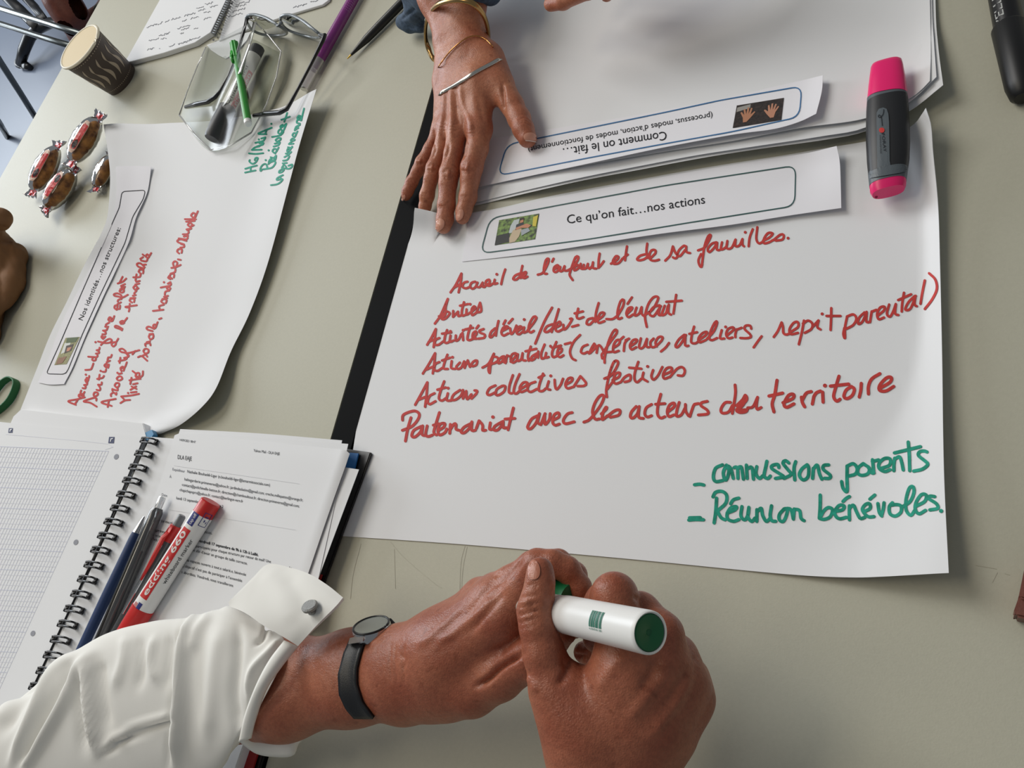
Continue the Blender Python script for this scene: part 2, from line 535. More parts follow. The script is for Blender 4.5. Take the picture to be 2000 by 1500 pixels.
tag(c2, 'middle blank white sheet of the stack, its edge just showing under the top one', 'paper sheet', 'stacked blank sheets')
c1 = sheet('flipchart_sheet', [(900, -120, .26), (1350, -190, .26), (1810, -260, .26)],
           [(908, 382, .28), (961, 361, .3), (1100, 330, .35), (1290, 297, .4), (1430, 275, .5), (1560, 250, .6), (1690, 231, .7), (1780, 190, .9), (1816, 158, 1.2)],
           [(900, -120, .26), (898, 150, .26), (908, 382, .28)],
           [(1810, -260, .26), (1816, 0, .5), (1818, 98, .9), (1816, 158, 1.2)], PAPER, nu=70, nv=50)
tag(c1, 'top white sheet of the blank stack, under the upside-down title strip', 'paper sheet', 'stacked blank sheets')
YB = lambda x: np.interp(x, [900, 1029, 1139, 1250, 1361, 1472, 1615, 1690, 1776, 1842], [402, 377, 352, 331, 310, 292, 272, 256, 217, 166])
def arch(o, up):
    # the free lower edge of the stack stands off the table
    for v in o.data.vertices:
        x, y = PX(v.co)
        v.co.z += up / 100 * ss(150, 0, YB(x) - y) * ss(930, 1120, x) * (1 - .6 * ss(1560, 1800, x))
        p = PX(v.co); d = ray(x, y)
        q = CAM + d * ((v.co.z - CAM.z) / d.z); v.co.x, v.co.y = q.x, q.y
for o_, b_, u_ in ((c3, .05, .85), (c2, .15, .9), (c1, .25, .95)):
    arch(o_, u_)
    for v in o_.data.vertices: v.co.z = max(v.co.z, TZ + b_ / 100)
T1 = bvh(c1)

MS = sheet('flipchart_sheet',
           [(810, 406, 2.1), (835, 411, 2.0), (858, 416, 1.8), (880, 417, .5), (900, 416, .3), (930, 413, .14), (979, 405, .12), (1084, 381, .1), (1250, 350, .1), (1330, 335, .12), (1416, 320, .15), (1527, 302, .2), (1608, 287, .3), (1690, 274, .4), (1750, 260, .6), (1785, 242, 1.2), (1799, 225, 1.8), (1808, 211, 2.4)],
           [(665, 1047, .08), (900, 1063, .08), (1200, 1089, .1), (1420, 1110, .2), (1569, 1122, .6), (1662, 1126, .9), (1719, 1125, 1.2), (1790, 1122, 1.5), (1853, 1119, 1.8)],
           [(810, 406, 2.1), (797, 455, .7), (775, 535, .1), (751, 625, .08), (721, 736, .08), (700, 815, .08), (665, 1047, .08)],
           [(1808, 211, 2.4), (1818, 245, 1.9), (1822, 297, 1.5), (1832, 402, 1.0), (1836, 525, .8), (1840, 700, .8), (1842, 850, 1.0), (1845, 960, 1.3), (1853, 1119, 1.8)],
           PAPER, nu=120, nv=90)
# settle the middle of the sheet onto the table
def settle(o, keep, base):
    for v in o.data.vertices:
        h = hcm(v.co); p = PX(v.co)
        w = keep(p[0], p[1])
        v.co.z = TZ + (base + (max(h, base * .6) - base) * w) / 100.0
def keepMS(x, y):
    right = ss(1500, 1835, x)
    lowr = ss(900, 1125, y) * ss(1350, 1850, x)
    ul = ss(480, 405, y) * ss(905, 850, x)
    top = ss(330, 240, y) * ss(1600, 1800, x)
    return max(right, lowr, ul, top)
settle(MS, keepMS, 0.09)
TM = bvh(MS)
tag(MS, 'large white sheet covered in red handwriting with two green lines at its lower right', 'paper sheet')

def on(tree, pts, dh):
    out = []
    for p in pts:
        w = hit(p[0], p[1], tree, 0.0)
        d = dh if len(p) < 3 else p[2]
        out.append((p[0], p[1], max(hcm(w), 0.0) + d))
    return out
def lay(o, tree, gap):
    # keep every point of a strip clear of the sheet it lies on
    for v in o.data.vertices:
        x, y = PX(v.co); w = hit(x, y, tree, 0.0)
        if hcm(v.co) < hcm(w) + gap:
            q = U(x, y, hcm(w) + gap); v.co = q
# title strip on the written sheet
ST = sheet('title_strip',
           on(TM, [(917, 417), (1000, 404), (1100, 382), (1200, 363), (1300, 344), (1410, 325), (1510, 309), (1580, 298, .3), (1634, 285, .7)], .1),
           on(TM, [(902, 511, .06), (1000, 500, .1), (1100, 486, .25), (1200, 470, .45), (1300, 455, .45), (1420, 440, .4), (1540, 421, .35), (1643, 406, .5)], .1),
           on(TM, [(917, 417), (910, 462), (902, 511, .06)], .1),
           on(TM, [(1634, 285, .7), (1640, 315, .6), (1642, 360, .5), (1643, 406, .5)], .2),
           PAPER2, nu=70, nv=14)
tag(ST, 'white printed title strip with a dark green frame above the red handwriting', 'paper strip')
lay(ST, TM, .06); TS = bvh(ST)
# upside-down strip on the blank stack
SU = sheet('title_strip',
           on(T1, [(925, 277), (1050, 256), (1200, 232), (1300, 214), (1400, 196), (1500, 172), (1570, 156, .3), (1607, 147, .8)], .12),
           on(T1, [(935, 365), (1000, 351, .2), (1150, 319, .5), (1290, 289, .6), (1430, 263, .6), (1510, 252, .6), (1560, 238, .6), (1594, 222, .8)], .12),
           on(T1, [(925, 277), (930, 320), (935, 365)], .12),
           on(T1, [(1607, 147, .8), (1605, 178, .8), (1594, 222, .8)], .3),
           PAPER2, nu=70, nv=14)
tag(SU, 'white printed title strip lying upside down, with a blue frame, under the thumb', 'paper strip')
lay(SU, T1, .07); TU = bvh(SU)

# left table sheet
LS = sheet('flipchart_sheet',
           [(202, 243, 2.0), (240, 240, 1.2), (315, 239, .4), (400, 236, .25), (470, 226, .3), (525, 211, .6), (575, 193, 1.3), (618, 174, 2.0)],
           [(40, 800, .25), (75, 860, .2), (160, 878, .2), (250, 866, .2), (315, 847, .3)],
           [(202, 243, 2.0), (211, 300, 2.2), (215, 350, 2.2), (210, 420, 2.6), (198, 455, 2.6), (186, 478, 2.2), (161, 525, 1.0), (130, 590, .5), (98, 654, .6), (70, 725, .8), (40, 800, .25)],
           [(618, 174, 2.0), (588, 272, 1.5), (567, 350, 1.2), (525, 507, .9), (488, 610, .8), (451, 686, .9), (423, 756, 1.4), (395, 794, 1.6), (353, 829, 1.0), (315, 847, .3)],
           PAPER, nu=90, nv=110)
def keepLS(x, y):
    # distance to the left edge line and to the right edge
    lx = np.interp(y, [243, 300, 350, 420, 455, 478, 525, 590, 654, 725, 800], [202, 211, 215, 210, 198, 186, 161, 130, 98, 70, 40])
    rx = np.interp(y, [174, 272, 350, 507, 610, 686, 756, 794, 829, 847], [618, 588, 567, 525, 488, 451, 423, 395, 353, 315])
    return max(ss(150, 10, x - lx), ss(110, 5, rx - x), ss(40, 0, y - 240) * .3)
settle(LS, keepLS, 0.12)
TL = bvh(LS)
tag(LS, 'curled white sheet on the left table with sideways red handwriting', 'paper sheet')
SL = sheet('title_strip',
           on(TL, [(226, 325), (260, 324), (295, 325)], .15),
           on(TL, [(74, 747), (98, 751), (125, 750)], .15),
           on(TL, [(226, 325), (228, 360), (226, 395), (220, 430), (205, 468), (180, 515), (154, 565), (130, 610), (109, 660), (95, 700), (74, 747)], .15),
           on(TL, [(295, 325, .3), (292, 352), (286, 380), (266, 424), (251, 474), (222, 537), (202, 579), (168, 654), (142, 717), (125, 750)], .15),
           PAPER2, nu=16, nv=70)
tag(SL, 'wavy printed title strip with a thin black frame on the curled left sheet', 'paper strip')
lay(SL, TL, .08); TSL = bvh(SL)

# ------------------------------------------------------------------ printing on the strips
def rrect(c, r=0.25):
    """closed pixel outline of a rounded four-corner frame"""
    out = []
    n = len(c)
    for i in range(n):
        p = np.array(c[i]); a = np.array(c[i - 1]); b = np.array(c[(i + 1) % n])
        ra = min(1, r / (np.linalg.norm(a - p) + 1e-9)); rb = min(1, r / (np.linalg.norm(b - p) + 1e-9))
        s = p + (a - p) * ra; e = p + (b - p) * rb
        for t in np.linspace(0, 1, 6): out.append(tuple((1 - t) ** 2 * s + 2 * t * (1 - t) * p + t * t * e))
    out.append(out[0]); return out
def poly_ink(name, pts, w, m, tree, parent):
    return ink(name, [[pts[i], pts[i + 1]] for i in range(len(pts) - 1)], w, m, tree, parent)
GFR = mat('dark_green_print', (38, 82, 80), 0.6); BFR = mat('blue_print', (58, 110, 158), 0.6)
def mids(a, b, ts, offs):
    return [(a[0] + (b[0] - a[0]) * t, a[1] + (b[1] - a[1]) * t + o) for t, o in zip(ts, offs)]
poly_ink('printed_frame', rrect([(957, 426), (1100, 399), (1300, 362), (1554, 323), (1552, 402), (1350, 434), (1150, 467), (938, 495)], 20), 2.2, GFR, TS, ST)
text('printed_title', [("Ce qu\u2019on fait\u2026nos actions", (1108, 437), (1377, 397), (-1.5, -17))], BLACKINK, TS, ST)
poly_ink('printed_frame', rrect([(990, 282), (1050, 270), (1300, 219), (1405, 196), (1566, 168), (1561, 228), (1430, 257), (1290, 282), (1150, 308), (972, 343)], 20), 2.2, BFR, TU, SU)
text('printed_title', [("Comment on le fait\u2026", (1301, 256), (1099, 290), (1.5, 17)),
                       ("(processus, modes d\u2019action, modes de fonctionnement)", (1391, 220), (1031, 287), (1, 11))], BLACKINK, TU, SU)
poly_ink('printed_frame', rrect([(238, 374), (284, 371), (280, 388), (259, 423), (244, 474), (214, 537), (194, 579), (160, 654), (132, 724), (126, 731), (90, 730), (115, 675), (160, 570), (214, 447), (233, 405)], 7), 1.3, BLACKINK, TSL, SL)
text('printed_title', [("Nos identit\u00e9s\u2026nos structures:", (161, 626), (236, 446), (-8.5, -3))], BLACKINK, TSL, SL)

# small printed pictures on the strips
def q2(quad):
    (x0, y0), (x1, y1), (x2, y2), (x3, y3) = quad        # tl tr br bl
    def f(u, v):
        a = (x0 + (x1 - x0) * u, y0 + (y1 - y0) * u); b = (x3 + (x2 - x3) * u, y3 + (y2 - y3) * u)
        return (a[0] + (b[0] - a[0]) * v, a[1] + (b[1] - a[1]) * v)
    return f
def picture(quad, base, shapes, tree, parent):
    f = q2(quad)
    o = decal('printed_photo', [f(0, 0), f(1, 0), f(1, 1), f(0, 1)], base, tree, parent, 0.0003)
    for i, (pts, m) in enumerate(shapes):
        decal('photo_figure', [f(*p) for p in pts], m, tree, o, 0.0004 + 0.00004 * i)
    return o
pm = lambda n, c: mat('print_' + n, c, 0.6)
P_LEAF = mat('print_leaves', (128, 160, 74), 0.6, noise=1, nscale=330, rgb2=(18, 28, 16), detail=1.0)
P_DARK = mat('print_dark_shed', (58, 46, 42), 0.6, noise=1, nscale=500, rgb2=(22, 18, 18))
P_GARD = mat('print_garden', (180, 178, 120), 0.6, noise=1, nscale=1200, rgb2=(90, 84, 46))
SKINP = pm('skin', (196, 132, 98))
picture([(975, 430), (1053, 417), (1045, 467), (966, 479)], P_LEAF,
        [([(.38, .1), (.52, .08), (.5, .55), (.3, .62), (.32, .3)], pm('white_sky', (190, 198, 200))),
         ([(0, .62), (.32, .58), (.36, .95), (0, 1)], pm('shade', (26, 28, 28))),
         ([(.4, .5), (.52, .42), (.62, .5), (.58, .8), (.5, .98), (.36, 1), (.34, .8)], pm('apron', (196, 176, 146))),
         ([(.46, .3), (.6, .24), (.66, .34), (.6, .48), (.46, .52)], pm('shirt', (40, 42, 50))),
         ([(.46, .42), (.72, .32), (.84, .42), (.78, .5), (.6, .46), (.48, .52)], SKINP),
         ([(.54, .12), (.62, .12), (.63, .24), (.55, .26)], SKINP),
         ([(.52, .06), (.62, .04), (.64, .13), (.53, .16)], pm('hair', (46, 30, 22))),
         ([(.6, .55), (.78, .5), (.84, .64), (.64, .78)], pm('can', (158, 166, 172))),
         ([(.86, .1), (.98, .05), (.97, .5), (.88, .46)], pm('yellow', (206, 190, 60)))], TS, ST)
def handp(cx, cy, s, m):
    a = [(0, .5), (-.16, .2), (-.3, -.1), (-.26, -.16), (-.12, .02), (-.16, -.4), (-.1, -.44), (-.03, -.05), (-.02, -.5), (.05, -.5), (.06, -.05), (.14, -.44), (.2, -.4), (.14, 0), (.26, -.26), (.31, -.2), (.18, .16), (.14, .5)]
    return [(cx + s * x, cy + abs(s) * 1.25 * y) for x, y in a]
picture([(1439, 206), (1531, 191), (1526, 234), (1431, 250)], P_DARK,
        [([(.02, .1), (.3, .04), (.3, .22), (.02, .3)], pm('pale', (150, 146, 140))),
         (handp(.27, .5, -.52, 0), pm('palm', (176, 122, 92))), (handp(.76, .5, .52, 0), pm('palm2', (184, 130, 104)))], TU, SU)
picture([(128, 660), (156, 658), (130, 711), (106, 713)], P_GARD,
        [([(.1, .2), (.5, .1), (.6, .5), (.15, .6)], pm('white_cloth', (214, 216, 210))),
         ([(.3, .3), (.8, .25), (.85, .5), (.4, .6)], pm('brown_hair', (60, 40, 28))),
         ([(.45, .38), (.75, .36), (.7, .5), (.5, .52)], SKINP),
         ([(.1, 0), (.9, 0), (.85, .18), (.2, .2)], pm('foliage', (72, 90, 40))),
         ([(.1, .75), (.7, .7), (.6, .95), (.1, .98)], pm('rust', (140, 96, 66)))], TSL, SL)

# fine scratches in the laminate
tp2 = [o for o in t2.children if o.name.startswith('tabletop')][0]
Tt2 = bvh(tp2)
for q in ([(762, 1058), (790, 1090), (845, 1137), (862, 1148)], [(908, 1066), (900, 1100), (897, 1170)], [(912, 1068), (904, 1110), (900, 1165)], [(705, 1062), (690, 1120), (684, 1170)], [(770, 1072), (772, 1150)], [(1905, 1104), (1946, 1111)], [(1948, 1118), (1938, 1138)], [(1962, 1120), (1972, 1123)]):
    ink('scratch', [q], 0.7, mat('scratch_tone', (172, 168, 149), .5), Tt2, tp2, .0002)
# ================================================================== handwriting on the large sheet
A = (770, 440); B = (1150, 440); C_ = (770, 600); D = (1100, 540); E_ = (1450, 520); F_ = (770, 680); G = (1100, 680); H = (1380, 680)
def wr(lines, w, m=RED, tree=None, parent=None, sc=5.0, nm='red_handwriting'):
    st = []
    for org, s in lines: st += strokes(s, org, sc)
    return ink(nm, st, w, m, tree or TM, parent or MS)
wr([(A, "548 655 600 580 655 470 / 655 470 650 540 627 655 / 585 608 645 572 / 715 550 680 560 665 600 700 615 740 598 / 790 550 755 560 740 595 760 620 790 605 812 560 / 812 558 800 592 830 605 862 560 / 862 558 862 600 885 600 / 885 592 930 560 925 530 895 545 893 580 930 590 962 568 / 980 530 975 572 1005 565 / 1000 478 / 1083 430 1060 500 1043 575"),
    (A, "1225 470 1180 490 1160 525 1190 530 1235 490 / 1250 395 1237 460 1232 515 / 1235 512 1280 480 1285 455 1255 468 1245 502 1270 516 1300 500"),
    (A, "1400 482 1450 462 1500 370 1505 325 1480 340 1460 420 1465 470 1490 472 / 1555 325 1540 355 / 1555 432 1600 402 1592 388 1562 408 1556 448 1582 455 1620 410 / 1620 405 1615 445 1640 445 1662 398 / 1662 398 1660 440 1690 442 / 1690 442 1740 410 1790 340 1795 305 1770 310 1745 370 1718 450 1712 488 1742 535 / 1790 385 1757 412 1757 440 1790 425 1820 378 / 1820 375 1820 420 1845 425 / 1850 385 1845 420 1870 420 1890 375 / 1890 375 1890 415 1915 415"),
    (B, "5 425 30 400 40 360 / 40 360 38 415 70 422 / 105 275 95 340 92 415 / 92 415 120 385 145 350 / 215 375 270 340 290 310 265 300 235 345 240 375 290 368 330 322 / 372 205 360 280 352 342 / 342 312 380 285"),
    (B, "560 280 500 297 470 330 490 342 540 330 572 305 / 570 178 562 250 575 318 / 600 322 650 270 645 240 610 245 590 290 600 335 640 346 685 335 / 745 345 795 290 820 205 / 820 205 840 260 866 300 845 323 820 312 / 950 212 930 198 882 240 865 288 890 300 940 240 / 950 205 952 260 988 270"),
    (B, "1065 245 1130 215 1180 130 1190 95 1165 105 1130 200 1110 330 1100 405 1080 390 1070 340 1095 280 / 1245 165 1200 180 1160 230 1175 262 1220 222 1252 168 / 1252 168 1250 238 1278 240 / 1300 165 1290 235 1340 210 1352 152 / 1352 152 1345 222 1392 220 1432 138 / 1432 138 1430 202 1470 195 1500 133 / 1500 133 1500 188 1515 205 / 1527 68 / 1600 38 1570 120 1560 205 / 1645 18 1635 130 1660 176 1700 160 / 1700 150 1760 120 1795 80 1750 75 1710 130 1710 175 1760 165 1800 142 / 1800 146 1870 90 1902 95 1892 137 1825 150 / 1945 125"),
    (A, "395 960 450 880 522 718 / 522 718 500 800 497 870 455 905 435 888 / 510 840 470 880 465 917 500 910 542 860 518 842 / 575 835 573 895 / 573 895 622 842 / 622 842 625 887 657 875 / 680 750 660 830 662 882 702 870 / 640 785 722 768 / 705 820 705 872 742 850 / 740 770 / 745 852 790 810 780 790 755 820 760 877 802 852 / 802 852 837 755 / 837 755 847 800 845 842 800 850")], 4.7, tree=TM, parent=MS)
wr([(C_, "320 367 360 300 405 212 / 405 212 395 300 383 390 / 335 338 398 310 / 440 300 402 320 395 362 430 367 482 330 / 515 222 495 280 490 342 520 347 542 330 / 465 258 555 245 / 548 275 542 337 577 325 / 548 235 / 600 275 600 327 630 312 652 263 / 665 250 672 322 / 672 225 / 745 178 720 260 715 317 750 317 790 292 / 690 217 768 200 / 770 292 802 262 797 235 770 252 765 302 802 307 / 822 178 800 207 / 872 212 830 230 840 250 882 267 877 297 818 307"),
    (C_, "985 205 945 240 930 287 950 290 990 240 / 1017 133 1000 210 990 277 / 1085 128 1065 167 / 1050 232 1107 202 1100 185 1065 197 1045 247 1065 277 1112 255 / 1155 113 1115 157 / 1130 205 1140 262 1170 232 1192 178 / 1195 242 1242 202 1230 185 1200 207 1195 252 1220 264 1257 235 / 1267 195 1260 247 1297 235 / 1268 120 / 1300 227 1362 150 1387 100 1360 93 1320 160 1310 222 1330 247 1362 230 / 1540 3 1460 150 1375 355"),
    (C_, "1545 165 1490 187 1465 232 1490 242 1530 217 1560 180 / 1605 18 1575 120 1535 242 / 1570 202 1622 172 1615 140 1580 170 1575 222 1600 237 1642 215 / 1650 170 1655 217 1690 192 1737 115 1715 113 / 1795 13 1780 90 1800 112 1847 95 / 1760 60 1842 40 / 1735 190 1797 173"),
    (D, "290 405 240 420 228 462 260 467 300 425 / 345 258 320 350 310 442 / 325 432 387 385 400 355 365 355 335 410 345 452 402 435 / 420 415 480 415 525 385 / 525 390 582 290 590 228 560 240 530 340 535 412 572 403 / 670 203 627 267 / 625 362 667 320 670 300 635 310 615 360 635 397 682 370 / 715 303 700 350 700 382 740 362 762 303 / 765 298 765 362 790 387 / 800 372 872 320 922 230 922 198 880 203 830 270 800 370 800 420 815 492 / 940 280 880 300 840 362 880 387 930 322 952 288 / 945 290 930 372 952 375 / 990 285 970 340 960 377 1000 362 1022 288 / 1030 273 1025 352 1052 372 / 1102 178 1090 260 1075 362 / 1005 247 1157 235"),
    (C_, "278 648 340 550 398 448 / 398 448 390 540 375 647 / 310 610 388 575 / 440 535 400 555 390 607 420 622 472 590 / 518 463 490 540 480 597 522 602 / 465 520 545 492 / 560 525 555 592 592 602 / 568 488 / 640 540 605 580 615 602 650 592 682 528 / 682 528 685 592 / 685 592 717 518 / 717 518 737 582 / 737 582 772 530 807 520 800 562 762 577"),
    (C_, "860 590 920 550 972 453 / 972 453 940 560 930 642 918 600 940 560 992 540 / 965 480 1007 490 1012 520 975 547 / 1057 480 1020 510 1015 547 1050 530 1072 478 / 1070 478 1070 537 1092 530 / 1085 545 1100 470 / 1100 470 1122 478 / 1135 532 1182 480 1187 450 1150 460 1135 512 1160 542 1202 515 / 1205 458 1200 522 1235 512 1252 453 / 1252 448 1250 512 1282 520 / 1332 383 1305 470 1310 522 / 1280 430 1387 405 / 1392 450 1345 480 1330 517 1365 507 1402 448 / 1405 430 1402 492 / 1467 363 1435 450 1440 502 1472 490 / 1482 445 1475 492 1507 485 / 1525 380 / 1582 338 1540 440 1550 487 1587 475 / 1540 397 1627 373 / 1590 462 1632 430 1632 400 1600 410 1590 462 1615 487 1652 468 / 1665 360 1722 345 / 1814 270 1750 340 1715 430 1735 497 1770 517"),
    (D, "237 665 190 687 172 737 200 752 237 735 / 250 752 280 690 302 655 / 302 655 314 690 262 747 / 325 745 335 680 / 335 680 352 670 377 700 392 732 / 392 735 457 640 522 550 515 518 485 540 440 640 405 780 403 842 / 380 800 375 760 400 742 472 735 / 500 690 542 660 552 622 520 622 490 672 490 737 542 725 / 588 588 550 622 / 630 612 600 650 590 727 / 608 622 642 606 / 655 682 712 640 717 615 680 622 650 672 665 712 712 690 / 757 603 740 692 780 692 817 608 / 817 608 810 682 837 690 / 882 605 850 642 860 687 900 682 962 622 967 590 930 592 900 642 910 682 / 1032 648 1000 692 953 732"),
    (D, "1182 568 1130 612 1095 672 1110 692 1150 652 1197 570 / 1192 575 1190 672 1222 675 / 1277 488 1255 570 1250 642 1290 652 1322 630 / 1230 560 1307 543 / 1320 622 1392 570 1402 540 1360 552 1320 602 1330 642 1392 620 / 1400 612 1472 530 1502 445 1480 448 1440 530 1425 602 1450 622 1502 600 / 1547 523 1530 602 1572 605 / 1585 492 / 1600 572 1662 520 1657 495 1610 512 1590 562 1610 602 1652 595 / 1692 515 1680 562 1680 592 / 1690 520 1742 500 / 1835 510 1825 480 1780 480 1770 512 1822 562 1832 590 1790 602 1728 600 / 1937 583 1900 632 1858 692")], 4.8)
wr([(E_, "305 690 345 632 382 548 / 382 548 395 592 400 652 430 667 472 650 / 470 642 542 592 540 545 500 552 460 612 470 662 542 650 / 600 530 580 642 550 762 / 590 560 640 530 682 560 672 612 608 650 / 685 592 742 528 / 742 528 730 592 762 617 / 778 465 / 867 408 865 520 860 622 / 820 485 957 485 / 1022 490 1000 602 1000 702 985 662 995 602 / 1020 490 1082 470 1112 510 1082 572 1010 612 / 1192 450 1140 502 1130 562 1170 542 1212 448 / 1212 445 1210 542 1242 542 / 1245 545 1262 440 / 1262 443 1307 425 / 1320 482 1382 430 1387 395 1345 402 1315 462 1330 517 1382 500 / 1432 373 1410 462 1440 492 1472 440 1497 368 / 1497 370 1490 462 1522 475 / 1577 258 1560 362 1555 442 / 1520 330 1647 273 / 1682 290 1620 352 1590 422 1640 412 1692 288 / 1687 290 1680 372 1702 390 / 1780 138 1755 262 1738 367 / 1822 68 1882 130 1897 222 1852 322 1780 417"),
    (F_, "203 553 260 450 322 333 / 322 333 315 450 300 572 / 235 503 312 472 / 392 440 345 467 325 522 345 547 402 518 / 487 323 450 420 435 492 465 512 502 488 / 420 405 502 383 / 522 440 510 507 557 510 / 525 390 / 642 408 580 452 560 502 600 502 650 462 670 408 / 670 408 670 492 / 670 492 702 418 / 702 418 710 497 752 450 / 752 492 802 440 807 415 783 413"),
    (F_, "987 363 930 392 905 442 930 457 992 428 / 1052 368 1000 402 990 452 1020 457 1072 420 1082 370 1052 368 / 1157 263 1125 362 1120 432 1147 440 / 1222 253 1180 352 1165 432 1195 442 1217 420 / 1225 402 1292 360 1297 335 1260 335 1225 382 1235 427 1292 408 / 1377 328 1320 352 1300 402 1330 427 1392 398 / 1452 248 1420 342 1410 412 1450 417 1477 393 / 1408 287 1462 263 / 1507 323 1490 392 1522 405 / 1527 270 / 1565 308 1570 372 1585 402 1622 360 1647 298 / 1680 352 1732 320 1737 290 1700 295 1670 352 1690 392 1752 375 / 1750 377 1817 273 / 1817 273 1872 340 1852 367 1788 370"),
    (G, "400 297 472 260 532 160 525 123 490 140 450 252 420 402 425 477 / 430 398 480 330 / 480 312 542 280 552 240 510 250 490 312 510 347 562 330 / 560 332 602 280 652 260 652 312 598 330 / 732 133 700 232 695 302 720 332 762 298 / 643 190 762 200 / 782 238 775 292 822 325 / 823 178 / 877 213 860 272 880 307 922 270 967 183 / 975 262 1052 225 1057 190 1010 195 975 252 985 297 1042 278 / 1040 282 1112 200 1162 185 1187 222 1167 267 1118 265")], 5.0)
wr([(F_, "80 702 85 655 140 625 202 613 242 640 232 692 172 762 78 802 / 162 678 130 790 108 907 / 262 763 190 802 170 857 200 867 252 820 277 758 / 277 758 270 842 297 852 / 320 758 305 842 330 862 372 848 / 440 628 405 742 385 822 410 847 / 380 752 435 737 / 430 802 482 770 492 735 450 740 425 792 440 847 492 825 512 788 / 547 743 540 832 / 540 802 582 740 602 745 602 792 632 800 / 742 738 680 772 650 817 680 827 732 780 757 718 / 757 718 755 802 792 800 / 800 782 827 708 / 827 708 862 752 862 802 892 800 / 937 728 930 792 962 790 / 962 672 / 1052 718 980 762 970 797 1010 797 1062 738 / 1062 713 1065 777 1092 775 / 1162 583 1135 692 1110 797 / 1080 692 1177 685"),
    (F_, "1402 658 1340 692 1300 772 1330 787 1382 730 1417 638 / 1417 638 1400 722 1430 747 / 1430 747 1472 638 / 1467 648 1470 742 1512 700 1522 638 / 1550 702 1607 670 1602 630 1560 652 1545 722 1570 752 1612 740 / 1737 628 1690 642 1650 702 1670 737 1757 718"),
    (G, "200 722 262 690 362 560 397 470 360 463 310 532 285 622 310 692 352 690 / 370 642 422 590 417 575 390 622 380 697 432 658 / 420 672 502 610 552 605 542 652 458 675 / 712 568 665 622 655 672 680 682 722 640 742 568 / 740 573 735 672 782 685 / 862 548 810 582 795 642 820 672 862 658 / 952 448 925 552 920 642 950 682 992 668 / 900 547 992 540 / 1020 622 1082 570 1082 535 1040 552 1015 612 1030 667 1082 650 / 1132 528 1110 602 1105 662 1150 652 1192 578 / 1192 548 1195 612 1222 660 / 1235 667 1272 560 1292 545 1322 540 / 1407 518 1350 532 1345 562 1402 602 1412 640 1318 652"),
    (G, "1632 528 1580 532 1540 592 1550 632 1612 623 1652 558 / 1677 358 1680 452 1650 637 / 1690 562 1752 500 1777 458 1792 500 1742 560 1690 602 1720 627 1782 620 1802 588 / 1720 542 1762 500 1762 542 1720 592 / 1705 575 1765 530 / 1715 605 1790 600 / 1800 582 1852 570 1897 478 / 1897 478 1885 562 1895 597 1932 578")], 5.6)
wr([(H, "687 313 665 452 640 542 657 622 / 608 467 742 438 / 745 532 842 490 847 450 800 460 755 542 780 577 852 543 / 925 478 935 532 957 572 / 930 512 972 440 1022 423 / 1032 545 1047 470 / 1047 470 1072 435 1112 418 / 1132 428 1137 527 / 1155 365 / 1292 273 1260 382 1240 472 1270 517 1302 498 / 1208 370 1387 350 / 1412 373 1360 412 1340 472 1370 492 1422 460 1442 400 1412 373 / 1510 343 1505 412 1490 477 / 1580 447 1580 372 1612 300 1692 248 / 1690 392 1792 330 1802 285 1755 290 1690 362 1690 412 1752 417 1827 373")], 6.4)
GI = (1330, 850); GJ = (1570, 850)
